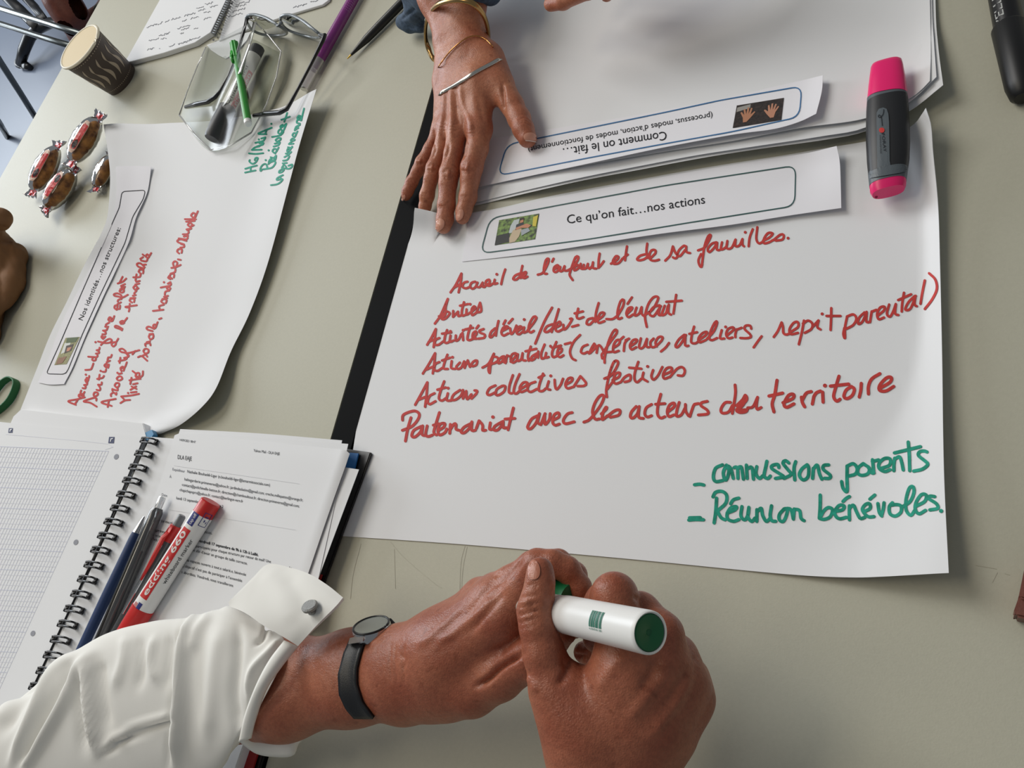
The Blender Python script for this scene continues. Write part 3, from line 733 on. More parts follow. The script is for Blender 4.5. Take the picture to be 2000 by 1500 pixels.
wr([(GI, "175 645 240 637 297 648 / 100 1105 190 1097 292 1100 / 110 1075 250 1072 / 540 385 450 430 420 542 450 602 542 590 / 592 388 550 482 570 582 600 560 622 460 592 388 / 620 402 650 442 680 562 / 690 422 732 420 740 562 / 740 432 782 410 812 572 / 850 388 860 562 / 870 432 922 420 942 572 / 985 408 975 502 1020 562 1062 528 / 1117 338 1100 422 1080 532 1130 562 1162 530 / 1272 420 1260 380 1190 392 1180 432 1282 500 1332 540 1228 562 / 1402 360 1360 330 1325 362 1392 450 1432 510 1338 562 / 1492 343 1470 432 1480 582 / 1642 383 1570 442 1540 522 1590 582 1652 540 1662 430 1642 383 / 1712 562 1722 430 / 1722 440 1772 388 1802 502 1832 572 / 1922 385 1860 392 1850 442 1942 520 1932 560 1868 560"),
    (GI, "415 802 450 742 532 730 592 780 582 882 488 972 / 462 818 450 1002 430 1142 / 470 982 520 1072 572 1100 / 600 1012 702 970 722 930 650 942 600 1022 610 1092 682 1120 752 1098 / 645 892 682 840 752 818 / 792 928 780 1052 830 1102 872 1030 882 938 / 882 940 870 1062 920 1122 962 1078 / 987 968 985 1122 / 985 1002 1042 950 1062 1042 1110 1122 1162 1078 / 1177 918 1160 1042 1180 1112 1232 1120 / 1342 958 1280 1032 1280 1102 1330 1122 1372 1040 1382 960 1342 958 / 1382 952 1432 970 1462 1092 / 1462 1082 1472 960 / 1472 962 1542 980 1562 1082 1602 1112"),
    (GJ, "562 400 560 562 560 732 510 692 490 602 / 560 402 642 370 692 430 672 502 588 530 / 772 368 710 422 700 492 750 522 832 500 852 430 802 390 772 368 / 840 422 882 490 912 490 / 892 318 900 402 907 492 / 890 342 972 320 / 1000 432 1112 390 1122 310 1050 302 980 362 980 432 1050 472 1122 448 / 1182 298 1170 382 1170 462 / 1180 312 1242 280 1272 352 1292 452 / 1357 88 1370 252 1377 462 / 1178 230 1342 190 1517 148 / 1602 218 1570 205 1510 212 1490 262 1582 340 1612 380 1542 440 1428 467"),
    (GJ, "212 778 210 932 200 1082 / 200 1082 262 1095 342 1060 372 970 320 940 260 982 220 1052 / 400 992 502 970 522 920 460 912 400 992 420 1062 470 1087 552 1068 / 508 862 552 820 592 798 / 592 918 590 1002 592 1102 / 590 952 642 910 682 992 732 1082 792 1068 / 790 992 862 950 852 890 800 902 760 962 790 1022 842 1062 912 1058 / 858 832 922 778 / 962 888 980 1002 1012 1052 / 1010 1042 1032 960 1042 878 / 1152 878 1110 932 1120 1022 1190 1052 1262 1000 1262 920 1200 902 1120 912 / 1280 932 1382 860 1432 740 1417 668 1370 692 1330 832 1330 972 1390 1042 1442 978 / 1460 922 1572 860 1592 780 1530 772 1460 872 1450 972 1500 1022 1582 978 / 1702 798 1640 792 1620 822 1722 890 1742 950 1638 972 / 1785 985")], 6.6, GREEN, sc=6.6667, nm='green_handwriting')

# ================================================================== handwriting on the left sheet
K = (110, 600); L_ = (170, 400); M_ = (450, 180)
kk = ("270 1362 165 1312 285 1285 395 1256 / 262 1345 300 1285 / 345 1262 312 1245 318 1218 372 1240 380 1222 / 345 1162 335 1202 372 1210 392 1180 / 365 1128 400 1132 408 1105 385 1085 / 385 1085 425 1078 428 1048 / 420 1052 403 1020 420 1000 437 1025 427 1047 447 1008 / 420 985 452 985 457 958 / 410 940 / 403 875 470 870 492 850 515 785 /"
      "500 737 508 700 547 700 547 737 515 747 / 443 690 562 695 572 668 / 550 647 592 640 592 615 560 600 / 560 600 597 590 602 563 /"
      "580 478 640 490 682 500 752 490 772 460 742 440 680 470 620 527 / 545 487 / 650 442 628 420 635 400 662 420 652 440 682 408 / 640 377 682 375 687 350 650 325 / 653 325 697 320 712 288 / 680 272 722 270 / 690 262 692 240 737 213 / 740 192 723 175 740 140 767 150 752 190 782 190 807 123 /"
      "562 1387 470 1332 380 1312 522 1262 / 522 1262 557 1272 555 1302 / 530 1242 518 1225 530 1190 572 1190 577 1220 545 1242 / 560 1152 602 1160 612 1130 580 1080 / 583 1080 627 1080 632 1048 / 568 1000 642 985 662 958 / 592 1010 602 940 / 643 900 682 900 692 868 / 617 888 / 695 842 668 815 690 790 717 800 702 830 722 842 732 798 / 700 767 747 745 / 713 742 722 700 757 700 772 663 /"
      "790 547 768 520 790 490 827 490 827 520 798 547 / 798 490 832 485 862 438 / 915 322 880 302 818 280 823 258 860 265 922 302 / 900 232 888 205 925 188 947 215 920 232 / 893 205 942 200 987 148 /"
      "770 1377 628 1325 827 1278 / 715 1392 732 1300 / 762 1242 760 1212 802 1190 832 1220 837 1193 / 782 1167 780 1140 802 1150 852 1160 852 1128 / 842 1120 813 1095 830 1060 872 1060 872 1100 840 1122 / 862 1020 840 995 870 965 905 968 918 1000 880 1022 / 868 932 912 920 / 852 915 / 907 892 893 850 925 828 947 850 935 887 / 898 850 952 840 982 768 / 868 752 962 730 982 708 / 880 777 892 703 / 943 707 1002 690 1007 668 / 1000 682 970 640 900 622 878 590 920 578 962 610 982 640 1082 620 1157 598 / 1060 657 1102 608 /"
      "893 1337 957 1300 1027 1293 / 957 1300 905 1245 / 903 1245 1042 1230 1152 1208 / 1038 1190 1117 1180 / 1000 1197 / 1033 1152 1112 1103 / 1048 1105 1117 1140 / 1068 1075 1132 1060 / 1018 1020 1142 1000 1172 1000 / 1030 1072 1047 983 / 1130 992 1103 960 1120 920 1157 920 1152 970 1118 962 / 1168 980 1202 950 1207 893 / 1063 890 1097 917 /"
      "1267 747 1190 682 1138 697 / 1190 682 1242 660 1267 690 / 1232 642 1213 610 1240 578 1282 590 1282 630 1248 647 / 1245 542 1238 510 1302 500 1312 532 / 1260 487 1305 477 / 1312 452 1288 410 1310 380 1352 385 1347 430 1310 452 / 1298 375 1347 370 / 1342 332 1270 312 1258 285 1290 270 1362 302 / 1377 292 1348 265 1365 240 1397 250 1382 285 1412 208")
ll = ("360 1282 333 1260 340 1230 372 1230 365 1267 397 1270 402 1228 / 370 1212 412 1190 / 373 1182 380 1160 417 1150 / 422 1142 390 1122 333 1110 328 1090 370 1080 412 1100 432 1130 497 1098 / 422 1072 398 1060 400 1045 442 1030 447 1060 420 1072 / 403 1030 452 1020 / 418 1010 462 1000 / 413 990 462 967 / 373 960 432 940 477 900 / 395 952 432 878 /"
      "508 1302 515 1260 468 1250 / 468 1245 607 1225 / 520 1237 520 1208 / 547 1192 518 1170 535 1145 577 1150 572 1187 / 528 1140 587 1135 / 558 1110 592 1100 / 573 1082 602 1048 / 590 1042 563 1010 590 985 612 1010 590 1042 627 1018 / 588 972 637 960 / 598 940 642 928 / 563 885 642 880 652 848 / 590 922 602 848 / 657 842 628 815 650 790 687 800 682 837 / 638 790 692 778 / 690 777 620 752 608 720 650 713 702 762 / 690 730 717 728 / 658 680 722 690 737 658 / 648 660 682 638 / 740 647 713 630 735 603 757 630 745 647 / 763 620 782 588 / 678 605 692 617 /"
      "803 1295 932 1280 / 890 1277 878 1240 937 1218 / 932 1202 903 1180 930 1150 972 1165 957 1202 / 918 1150 977 1138 / 938 1122 987 1110 / 948 1097 955 1060 1002 1048 / 1000 1042 973 1022 990 1000 1017 1020 1000 1042 / 898 1010 1012 985 1022 958 / 985 962 1017 943 / 938 945 / 1015 907 988 890 1012 858 / 1037 902 1008 875 1025 840 1062 850 1057 887 / 1018 840 1072 820 1077 778 / 1028 770 1082 760 1142 733 / 1060 757 1048 710 1075 688 1102 710 1088 747 / 1108 665 1142 672 / 878 1395 907 1383 /"
      "1122 592 1098 570 1115 540 1157 545 1152 587 / 1138 522 1182 515 1182 490 1145 478 / 1182 482 1108 455 1103 435 1140 420 1212 440 / 1118 410 1217 420 1227 388 / 1180 387 1232 375 / 1168 360 1227 355 1242 328 / 1213 300 1267 290 / 1223 312 1272 288 / 1262 272 1228 245 1255 218 1282 240 1265 267 1302 248 / 1208 205 1312 195 / 1193 175 1327 175 / 1302 162 1268 130 1295 98 1322 115 1312 152 / 1320 152 1352 78")
st = strokes(kk, K, 7.145) + strokes(ll, L_, 6.252)
ink('red_handwriting', st, 3.6, RED, TL, LS)
G3 = strokes("100 440 220 415 345 390 / 105 352 240 310 375 275 / 230 400 230 320 / 212 148 198 180 270 237 340 207 397 120 387 93 340 105 325 150 / 500 367 620 350 730 322 802 230 802 190 770 173 690 200 640 242 / 620 342 600 260 560 238 500 270 458 340 458 402 480 392 / 580 150 / 650 205 658 170 700 118 722 150 690 172 / 690 192 762 160 802 68 /"
             "700 732 820 717 900 682 962 620 962 590 838 612 850 570 910 530 982 498 / 960 592 920 560 / 888 442 898 400 970 358 1002 380 950 430 900 442 / 955 330 1000 262 1040 290 1060 330", (470, 300), 11.9)
G4 = strokes("288 892 298 850 330 818 352 840 320 882 / 345 872 432 830 452 738 / 328 772 400 790 442 740 / 432 692 368 640 400 588 450 590 462 640 420 682 / 462 640 507 553 / 283 618 / 393 532 500 502 537 443 / 418 467 537 440 / 470 422 438 385 500 338 557 345 540 390 480 417 / 358 317 510 290 562 270 / 562 252 498 230 510 170 560 138 582 200 540 252 / 582 252 617 200 / 600 38 548 70 553 107 620 72 682 18 652 100 612 182 /"
             "598 912 692 900 / 608 852 700 832 752 748 / 638 772 720 722 792 653 / 668 692 782 667 / 698 642 710 590 780 558 772 602 718 642 / 718 548 802 560 812 530 / 738 478 842 466 / 745 472 800 420 862 393 / 778 392 822 348 872 378 / 862 322 818 280 850 228 902 240 880 302 / 872 312 932 188 / 868 162 952 110 / 880 152 930 88 990 40", (500, 240), 11.545)
G5 = strokes("442 885 275 890 / 275 890 330 845 402 828 / 358 830 457 800 / 457 800 472 770 400 775 / 333 770 472 735 / 472 735 502 688 / 433 697 504 675 / 393 712 / 522 622 385 612 612 513 / 500 614 520 568 / 605 448 / 773 380 917 326 / 823 414 872 262 / 1087 442 1033 430 1050 378 1100 390 / 1100 392 1112 330 1070 308 1043 350 1060 372 1102 320 / 1110 392 1132 290 1157 188 / 1000 560 1020 500 1075 470", (460, 190), 8.657)
ink('green_handwriting', G3 + G4 + G5 + [[(486, 299.5), (500, 300.5), (514, 299)]] + strokes("758 1110 852 1122 902 1090 902 1058 848 1077", M_, 7.5), 3.3, GREEN, TL, LS)
# ================================================================== open wire-bound notebook with printed mail and pens
z5 = lambda x, y: (x / 2.6667, 750 + y / 2.6667)
COVER = mat('black_cover', (24, 23, 24), 0.3)
NB = thing('spiral_notebook', 'open white squared notebook with black ring binding, half covered by the white sleeve', 'notebook', U(187, 1081, 0))
prism('cover', [z5(1790, 335), z5(1930, 355), (705, 937), (628, 1146), (530, 1420), (440, 1720), (120, 1720), (300, 1240), (430, 980)], .1, .42, COVER, NB, 0.0006)
prism('divider', [z5(1800, 356), z5(1866, 361), z5(1846, 440), z5(1780, 436)], .5, .62, mat('blue_card', (36, 112, 178), 0.5), NB)
prism('divider', [(560, 1110), (628, 1122), (500, 1480), (430, 1700), (380, 1690)], .5, .66, mat('red_card', (150, 20, 22), 0.5), NB)
prism('divider', [z5(735, 262), z5(790, 238), z5(800, 262), z5(770, 300)], .7, 1.2, mat('blue_card2', (60, 130, 175), 0.5), NB)
pgR = prism('page_stack', [(293, 853), (500, 868), (668, 884), (640, 985), (600, 1108), (470, 1470), (385, 1720), (-40, 1600), (88, 1310)], .45, 1.45, PAGE, NB, 0.0006)
pgL2 = prism('page_stack', [(26, 813), (41, 799), (279, 826), (286, 852), (100, 1290), (-60, 1640), (-330, 1600), (-100, 1100)], .35, 1.25, PAGE, NB, 0.0006)
pgL = sheet('page_leaf', [(-60, 818, 1.35), (19, 826, 1.4), (150, 839, 1.5), (281, 853, 1.45)], [(-420, 1560, 1.3), (-200, 1600, 1.4), (-70, 1620, 1.4)],
            [(-60, 818, 1.35), (-420, 1560, 1.3)], [(281, 853, 1.45), (192, 1064, 1.45), (80, 1305, 1.45), (-70, 1620, 1.4)], PAGE, NB, nu=24, nv=40)
TPL = bvh(pgL)
# squared ruling of the left page
GRIDM = mat('lilac_ruling', (216, 218, 228), 0.8); GRID2 = mat('rule_line', (200, 204, 222), 0.8)
gx = []; g2 = []
a0, a1 = z5(0, 330), z5(560, 350); b0, b1 = (-300, 1500), (-80, 1510)
f4 = q2([(-140, 866), (a1[0] + 2, a1[1]), (-72, 1500), (-430, 1480)])
for i in range(64):
    t = i / 63.0
    (gx if i % 4 else g2).append([f4(0, t), f4(1, t)])
for i in range(60):
    t = i / 59.0
    gx.append([f4(t, 0), f4(t, 1)])
ink('ruling', gx, 0.7, GRIDM, TPL, pgL, 0.0002)
ink('ruling', g2, 0.9, GRID2, TPL, pgL, 0.0002)
ink('header_box', [[z5(30, 262), z5(560, 312), z5(548, 342)]], 0.8, GRIDM, TPL, pgL, 0.0002, step=60)
NAVY = mat('navy_print', (34, 44, 88), 0.6)
for (x, y), s in ((z5(55, 242), 4.6), (z5(580, 292), 6.2)):
    m_ = decal('corner_mark', [(x - s * .75, y - s), (x + s, y - s), (x + s * .75, y + s), (x - s, y + s)], NAVY, TPL, pgL)
    ink('corner_letter', [[(x - s * .3, y + s * .5), (x - s * .1, y - s * .5)], [(x - s * .1, y - s * .4), (x + s * .5, y - s * .5)]], 1.6, WHITEP, TPL, m_, 0.0006)
HOLE = mat('hole_shadow_page', (150, 152, 160), 0.9)
for x, y in ((227, 892), (148, 1059), (64, 1237)):
    decal('punched_hole', [(x + 4.6 * math.cos(a) + 1.2 * math.sin(a), y - 5.4 * math.sin(a)) for a in np.linspace(0, 6.28, 14)[:-1]], HOLE, TPL, pgL)
# spine rod and rings
RINGM = mat('black_ring_plastic', (20, 20, 22), 0.28)
def spine(t): return (291 + (52 - 291) * t, 862 + (1372 - 862) * t)
tube('spine', [U(*spine(t), 1.25) for t in np.linspace(-.005, 1.25, 12)], 0.0016, RINGM, NB, 8)
ctr = [z5(776, 298), z5(748, 366), z5(718, 437), z5(686, 506), z5(656, 578), z5(624, 650), z5(591, 721), z5(558, 794), z5(523, 868), z5(489, 945), z5(455, 1020), z5(421, 1097), z5(386, 1175), z5(352, 1253), z5(316, 1335), z5(280, 1416), z5(243, 1498), z5(205, 1580)]
for i, (x, y) in enumerate(ctr):
    s = 1 + .012 * i; dx, dy = 15.5 * s, 2.2 * s; ox, oy = 1.2, -6 * s / 1.0
    V = []; Fc = []
    for k in (-1, 1):
        lx, ly = x + (-1.9) * k * s * .9, y + 4.4 * k * s
        p = [U(lx - dx * .86, ly - dy, 1.5), U(lx - dx * .8, ly - dy - 1, 1.9), U(lx - dx * .4, ly - dy * .6 - 1.5, 2.35), U(lx, ly - 1.5, 2.45), U(lx + dx * .4, ly + dy * .5 - 1.5, 2.35), U(lx + dx * .8, ly + dy, 1.95), U(lx + dx * .86, ly + dy, 1.45)]
        v, f = tubeV([tuple(q) for q in cr([tuple(q) for q in p], n=3)], 0.00085, 8)
        b = len(V); V += v; Fc += [tuple(b + j for j in q) for q in f]
    for k, (mx, my) in ((-1, (x - dx * .86, y - dy)), (1, (x + dx * .86, y + dy))):
        v, f = tubeV([U(mx + 2 * s, my - 5 * s, 1.62), U(mx, my, 1.66), U(mx - 2 * s, my + 5 * s, 1.62)], 0.0019, 8)
        b = len(V); V += v; Fc += [tuple(b + j for j in q) for q in f]
    mesh('binding_ring', V, Fc, RINGM, NB)

# printed sheets on the right page
S1 = sheet('mail_sheet', [(352, 838, 1.5), (500, 846, 1.6), (668, 860, 1.6)], [(240, 1170, 1.5), (420, 1200, 1.55), (596, 1226, 1.55)],
           [(352, 838, 1.5), (240, 1170, 1.5)], [(668, 860, 1.6), (596, 1226, 1.55)], PAPER, nu=16, nv=16)
tag(S1, 'white sheet showing only its top edge behind the printed mail on the notebook', 'paper sheet')
S2 = sheet('mail_sheet', [(360, 846, 1.58), (500, 853, 1.68), (680, 867, 1.68)], [(245, 1170, 1.6), (420, 1200, 1.65), (600, 1228, 1.65)],
           [(360, 846, 1.58), (245, 1170, 1.6)], [(680, 867, 1.68), (600, 1228, 1.65)], PAPER, nu=16, nv=16)
tag(S2, 'white sheet directly behind the printed mail, a sliver showing at its top right corner', 'paper sheet')
S3 = sheet('mail_sheet', [(420, 880, 1.6), (560, 896, 1.72), (701, 917, 1.6)], [(260, 1190, 1.6), (420, 1220, 1.7), (588, 1226, 1.6)],
           [(420, 880, 1.6), (260, 1190, 1.6)], [(701, 917, 1.6), (619, 1137, 1.6), (588, 1226, 1.6)], PAPER, nu=16, nv=16)
tag(S3, 'white sheet sticking out past the right edge of the printed mail', 'paper sheet')
EM = sheet('mail_sheet', [(341, 850, 1.72), (364, 847, 1.75), (500, 861, 1.85), (640, 875, 1.9), (676, 879, 2.0), (683, 886, 1.8)], [(215, 1200, 1.8), (420, 1240, 1.85), (565, 1230, 1.82)],
           [(341, 850, 1.72), (311, 945, 1.75), (265, 1060, 1.8), (215, 1200, 1.8)], [(683, 886, 1.8), (674, 912, 1.9), (648, 985, 1.85), (600, 1125, 1.85), (565, 1230, 1.82)], PAPER, nu=40, nv=40)
tag(EM, 'white printed mail page lying on the notebook under the red marker', 'paper sheet')
TE = bvh(EM)
def L(t, x0, y0, x1, y1, c): 
    return (t, z5(x0, y0), z5(x1, y1), (c * .04 / 2.6667, -c / 2.6667))
for q in [
    L('14/09/2021 08:47', 935, 296, 1018, 308, 12), L('Yahoo Mail - DLA EAJE', 1320, 352, 1456, 370, 14), L('DLA EAJE', 925, 390, 998, 400, 22),
    L('Nathalie Bouhaddi-Liger (n.bouhaddi-liger@lamarmitosociale.com)', 975, 462, 1405, 533, 15),
    L('haltegarderie.primeveres@yahoo.fr; jardindeslutins@gmail.com; creche.millepattes@orange.fr;', 960, 502, 1577, 612, 15),
    L('contact@polichinelle-betton.fr; direction@chamboultout.fr; direction.primeveres@gmail.com;', 947, 530, 1558, 643, 15),
    L('chapichapopro@yahoo.fr; contact@berlingot-vern.fr', 935, 557, 1265, 618, 15),
    L('lundi 13 septembre', 918, 600, 1040, 622, 15), L('C+2', 1130, 640, 1162, 645, 14),
    L('que vous m\u2019avez', 838, 718, 920, 736, 15), L('prévu', 812, 768, 862, 779, 15), L('vous', 808, 795, 850, 803, 15), L('les p', 798, 815, 835, 823, 15), L('ences.', 1058, 775, 1105, 784, 15),
    L('participants pour chaque structure par retour de mail? Une', 1020, 850, 1410, 932, 15), L('ée afin d\u2019avoir un groupe de taille correcte.', 1000, 870, 1288, 942, 15),
    L('les espaces ouverts à tout.e salarié.e, bénévole', 968, 922, 1280, 1000, 15), L('L\u2019objectif n\u2019est pas de participer à l\u2019ensemble', 950, 952, 1260, 1032, 15), L('s abordées. Vendredi, nous travaillerons', 945, 985, 1213, 1057, 15),
    L('de', 1500, 962, 1520, 965, 13)]:
    text('printed_line', [q], BLACKINK, TE, EM)
text('printed_text', [L('vendredi 17 septembre de 9h à 12h à Laillé.', 1032, 822, 1345, 897, 15)], BLACKINK, TE, EM, bold=True)
for q in (L('Expéditeur', 898, 450, 962, 461, 14), L('À', 882, 488, 892, 490, 14), L('Date', 842, 582, 870, 588, 14)):
    text('printed_text', [q], GREYINK, TE, EM)
for q in ([z5(905, 425), z5(1560, 520)], [z5(880, 655), z5(1540, 760)]):
    ink('printed_rule', [q], 0.5, mat('pale_rule', (205, 206, 210), 0.8), TE, EM)
TS1 = bvh(S1)
text('printed_text', [L('\u2013 EEE Laire du Bonnet', 1352, 309, 1478, 318, 9)], BLACKINK, TS1, S1)

# ------------------------------------------------------------------ pens lying on the mail
def pen(name, label, cat, p0, p1, h0, h1):
    a, b = U(*p0, h0), U(*p1, h1)
    return thing(name, label, cat, a), a, b, (b - a).length
SMOKE = mat('smoky_clear_plastic', (74, 76, 78), 0.15, coat=0.5)
t, a, b, Ln = pen('ballpoint_pen', 'navy blue pen with a silver tip end, leftmost of the pens on the notebook', 'pen', z5(752, 690), z5(405, 1425), 2.25, 2.1)
prof = lambda *q: [(Ln * x, r) for x, r in q]
lathe('tip_section', a, b, prof((0, .0008), (.02, .0014), (.12, .0036)), CHROME, t)
lathe('barrel', a, b, prof((.12, .0038), (.16, .0043), (.6, .0046), (.8, .0044), (1, .0042)), mat('navy_rubber', (24, 52, 98), 0.5), t)
t, a, b, Ln = pen('gel_pen', 'dark smoky translucent pen with a clear push button, between the blue and red pens', 'pen', z5(848, 588), z5(500, 1400), 2.5, 2.2)
lathe('push_button', a, b, prof((0, .0028), (.005, .0031), (.075, .0031)), film('clear_button', (235, 238, 240), 0.12, 0.05, 0.25), t)
lathe('barrel', a, b, prof((.075, .0042), (.1, .0056), (.3, .0058), (.7, .0056), (1, .005)), SMOKE, t)
lathe('ink_refill', a + Vector((0, 0, .0045)), b + Vector((0, 0, .0045)), prof((.3, .0018), (1, .0018)), BLACKP, t)
tube('clip', [U(*z5(822, 650), 3.2), U(*z5(790, 740), 3.25), U(*z5(738, 870), 3.1)], .0011, SMOKE, t, 8)
t, a, b, Ln = pen('gel_pen', 'smoky pen with a red clip and grey push button, beside the red board marker', 'pen', z5(950, 684), z5(585, 1330), 2.6, 2.2)
lathe('push_button', a, b, prof((0, .0026), (.01, .0034), (.1, .0036)), mat('grey_button', (104, 108, 112), 0.35), t)
lathe('barrel', a, b, prof((.09, .0042), (.12, .005), (.5, .005), (1, .0044)), SMOKE, t)
lathe('collar', a, b, prof((.085, .0043), (.1, .0053), (.2, .0054), (.21, .005)), REDP, t)
tube('clip', [U(*z5(900, 740), 3.15), U(*z5(850, 800), 3.3), U(*z5(790, 920), 3.2), U(*z5(735, 1020), 2.9)], [.0022, .0022, .0018, .001], REDP, t, 10)
lathe('ink_refill', a + Vector((.001, 0, .004)), b + Vector((.001, 0, .004)), prof((.25, .0014), (.8, .0014)), CHROME, t)

# board marker, label wrapped round the barrel
def cyl_map(a, b, r, ref):
    """maps (distance along, distance round) to the barrel surface; 0 round faces ref"""
    d = (b - a).normalized(); n = (Vector(ref) - d * Vector(ref).dot(d)).normalized(); s = d.cross(n)
    return lambda u, v, lift=0.00015: a + d * u + (n * math.cos(v / r) + s * math.sin(v / r)) * (r + lift)
def cyl_patch(name, f, u0, u1, v0, v1, m, parent, lift=0.00015, nv=12):
    V = []; Fc = []
    for i in range(nv + 1):
        v = v0 + (v1 - v0) * i / nv
        V += [f(u0, v, lift), f(u1, v, lift)]
    Fc = [(2 * i, 2 * i + 1, 2 * i + 3, 2 * i + 2) for i in range(nv)]
    return mesh(name, V, Fc, m, parent)
def cyl_text(name, f, txt, u0, u1, v, cap, m, parent, lift=0.00025, bold=False, flip=1):
    V, Fc = glyphs(txt, bold)
    x0 = min(p[0] for p in V); x1 = max(p[0] for p in V)
    return mesh(name, [f(u0 + (u1 - u0) * (p[0] - x0) / (x1 - x0), v + flip * p[1] / CAP * cap, lift) for p in V], Fc, m, parent, smooth=False)
LBLUE = mat('label_blue', (34, 44, 120), 0.45); LRED = mat('label_red', (206, 42, 44), 0.4)
def board_marker(label, back, front, hb, hf, r, capm, band, boxed):
    a, b = U(*back, hb), U(*front, hf); Ln = (b - a).length
    t = thing('board_marker', label, 'marker', a)
    lathe('end_plug', a, b, [(0, r * .86), (.001, r * .97), (.012, r * .97), (.0125, r)], capm, t)
    lathe('barrel', a, b, [(.0125, r), (Ln - .03, r)], WHITEP, t, 36)
    lathe('cap', a, b, [(Ln - .03, r * 1.0), (Ln - .0295, r * 1.06), (Ln - .002, r * .98), (Ln, r * .86)], capm, t)
    f = cyl_map(a, b, r, CAM - (a + b) / 2)
    return t, a, b, Ln, f
t, a, b, Ln, f = board_marker('red and white whiteboard marker lying on the printed mail', z5(1100, 612), z5(640, 1335), 2.75, 2.75, .0088, REDP, LRED, True)
P5 = lambda x, y: ((Vector(U(*z5(x, y), 3.5)) - a).dot((b - a).normalized()))
s_ = 1 if (f(.05, .003) - U(*z5(930, 790), 3.6)).length < (f(.05, -.003) - U(*z5(930, 790), 3.6)).length else -1
ub0, ub1 = P5(965, 740), P5(760, 1130)
cyl_patch('red_band', f, ub0, ub1, s_ * .0012, s_ * .0092, LRED, t)
cyl_text('lettering', f, 'edding 660', ub1 - .003, ub0 + .003, s_ * .0030, .0048, WHITEP, t, bold=True, flip=s_)
u0, u1 = P5(1010, 655), P5(990, 735)
cyl_patch('blue_patch', f, u0, u1, s_ * .0022, s_ * .0088, LBLUE, t)
cyl_text('lettering', f, 'cap off', u1 - .001, u0 + .001, s_ * .0040, .0026, WHITEP, t, flip=s_)
cyl_text('lettering', f, 'whiteboard marker', P5(855, 1065), P5(995, 825), -s_ * .0048, .0034, BLACKINK, t, flip=s_)
cyl_patch('blue_patch', f, P5(735, 1140), P5(715, 1178), s_ * .002, s_ * .0056, LBLUE, t)
for k in range(3): cyl_patch('red_stripe', f, P5(735, 1140) + .0015, P5(715, 1178), s_ * (.0062 + k * .0014), s_ * (.0069 + k * .0014), LRED, t)
ub, uc = P5(1085, 690), P5(1045, 760)
for q in ((ub, ub + .0005, -.001, -.008), (uc - .0005, uc, -.001, -.008), (ub, uc, -.001, -.0016), (ub, uc, -.0074, -.008), (ub + .003, ub + .004, -.003, -.006), (ub + .006, uc - .004, -.0035, -.0045), (ub + .007, uc - .003, -.0055, -.0062)):
    cyl_patch('drawn_box', f, q[0], q[1], s_ * q[2], s_ * q[3], LBLUE, t)
# ================================================================== highlighter lying across the gap between the sheets
z8 = lambda x, y: (1640 + x / 4.69, 90 + y / 4.69)
PINK = mat('pink_plastic', (236, 34, 112), 0.3, spec=0.5); DARKR = mat('black_soft_grip', (30, 31, 34), 0.42); SLATE = mat('slate_plastic', (84, 92, 98), 0.42)
HL = thing('highlighter', 'thick highlighter with pink cap and pink end, black grip, lying on the sheets', 'highlighter', U(1735, 250, .5))
def loft(name, st, m, parent, n=36, cap0=True, cap1=True, rnd=0.006, p=3.0):
    """st: (left px, right px, centre height cm, half thickness cm) cross-sections as the photo shows their width"""
    V = []; Fc = []
    for l, r, h, th in st:
        A_ = U(l[0], l[1], h); B_ = U(r[0], r[1], h); c = (A_ + B_) / 2; w = (B_ - A_) / 2
        for k in range(n):
            a = 2 * math.pi * k / n; ca, sa = math.cos(a), math.sin(a)
            e = 2.0 / p
            V.append(c + w * (abs(ca) ** e * (1 if ca >= 0 else -1)) + Vector((0, 0, th / 100)) * (abs(sa) ** e * (1 if sa >= 0 else -1)))
    N = len(st)
    for i in range(N - 1):
        for k in range(n): Fc.append((i * n + k, i * n + (k + 1) % n, (i + 1) * n + (k + 1) % n, (i + 1) * n + k))
    if cap0: Fc.append(tuple(range(n)))
    if cap1: Fc.append(tuple((N - 1) * n + k for k in range(n))[::-1])
    o = mesh(name, V, Fc, m, parent)
    bm = bmesh.new(); bm.from_mesh(o.data); bmesh.ops.recalc_face_normals(bm, faces=bm.faces[:]); bm.to_mesh(o.data); bm.free()
    md = o.modifiers.new('edges', 'EDGE_SPLIT'); md.split_angle = math.radians(40)
    return o
hc = lambda t: 1.85 - .35 * t
cap = loft('cap', [(z8(330, 168), z8(545, 112), 1.95, .30), (z8(296, 185), z8(570, 126), 1.95, .42), (z8(284, 212), z8(582, 165), 1.93, .52), (z8(266, 360), z8(606, 300), 1.9, .68), (z8(252, 505), z8(622, 440), 1.85, .76)], PINK, HL, p=2.6)
loft('collar', [(z8(250, 500), z8(622, 434), 1.85, .72), (z8(249, 545), z8(626, 462), 1.84, .74)], SLATE, HL, p=2.6)
body = loft('grip', [(z8(249, 540), z8(626, 458), 1.84, .76), (z8(244, 620), z8(634, 560), 1.8, .8), (z8(241, 760), z8(642, 720), 1.75, .84), (z8(242, 930), z8(646, 880), 1.7, .84), (z8(250, 1080), z8(640, 1020), 1.62, .8), (z8(262, 1200), z8(626, 1120), 1.55, .76)], DARKR, HL, p=2.6)
tail = loft('tail', [(z8(260, 1190), z8(627, 1110), 1.56, .75), (z8(272, 1300), z8(612, 1225), 1.5, .7)], SLATE, HL, p=2.6)
endp = loft('end_plug', [(z8(274, 1295), z8(611, 1218), 1.5, .69), (z8(278, 1345), z8(608, 1268), 1.42, .64), (z8(300, 1375), z8(594, 1300), 1.4, .55)], PINK, HL, p=2.6)
TH = bvh(body, tail)
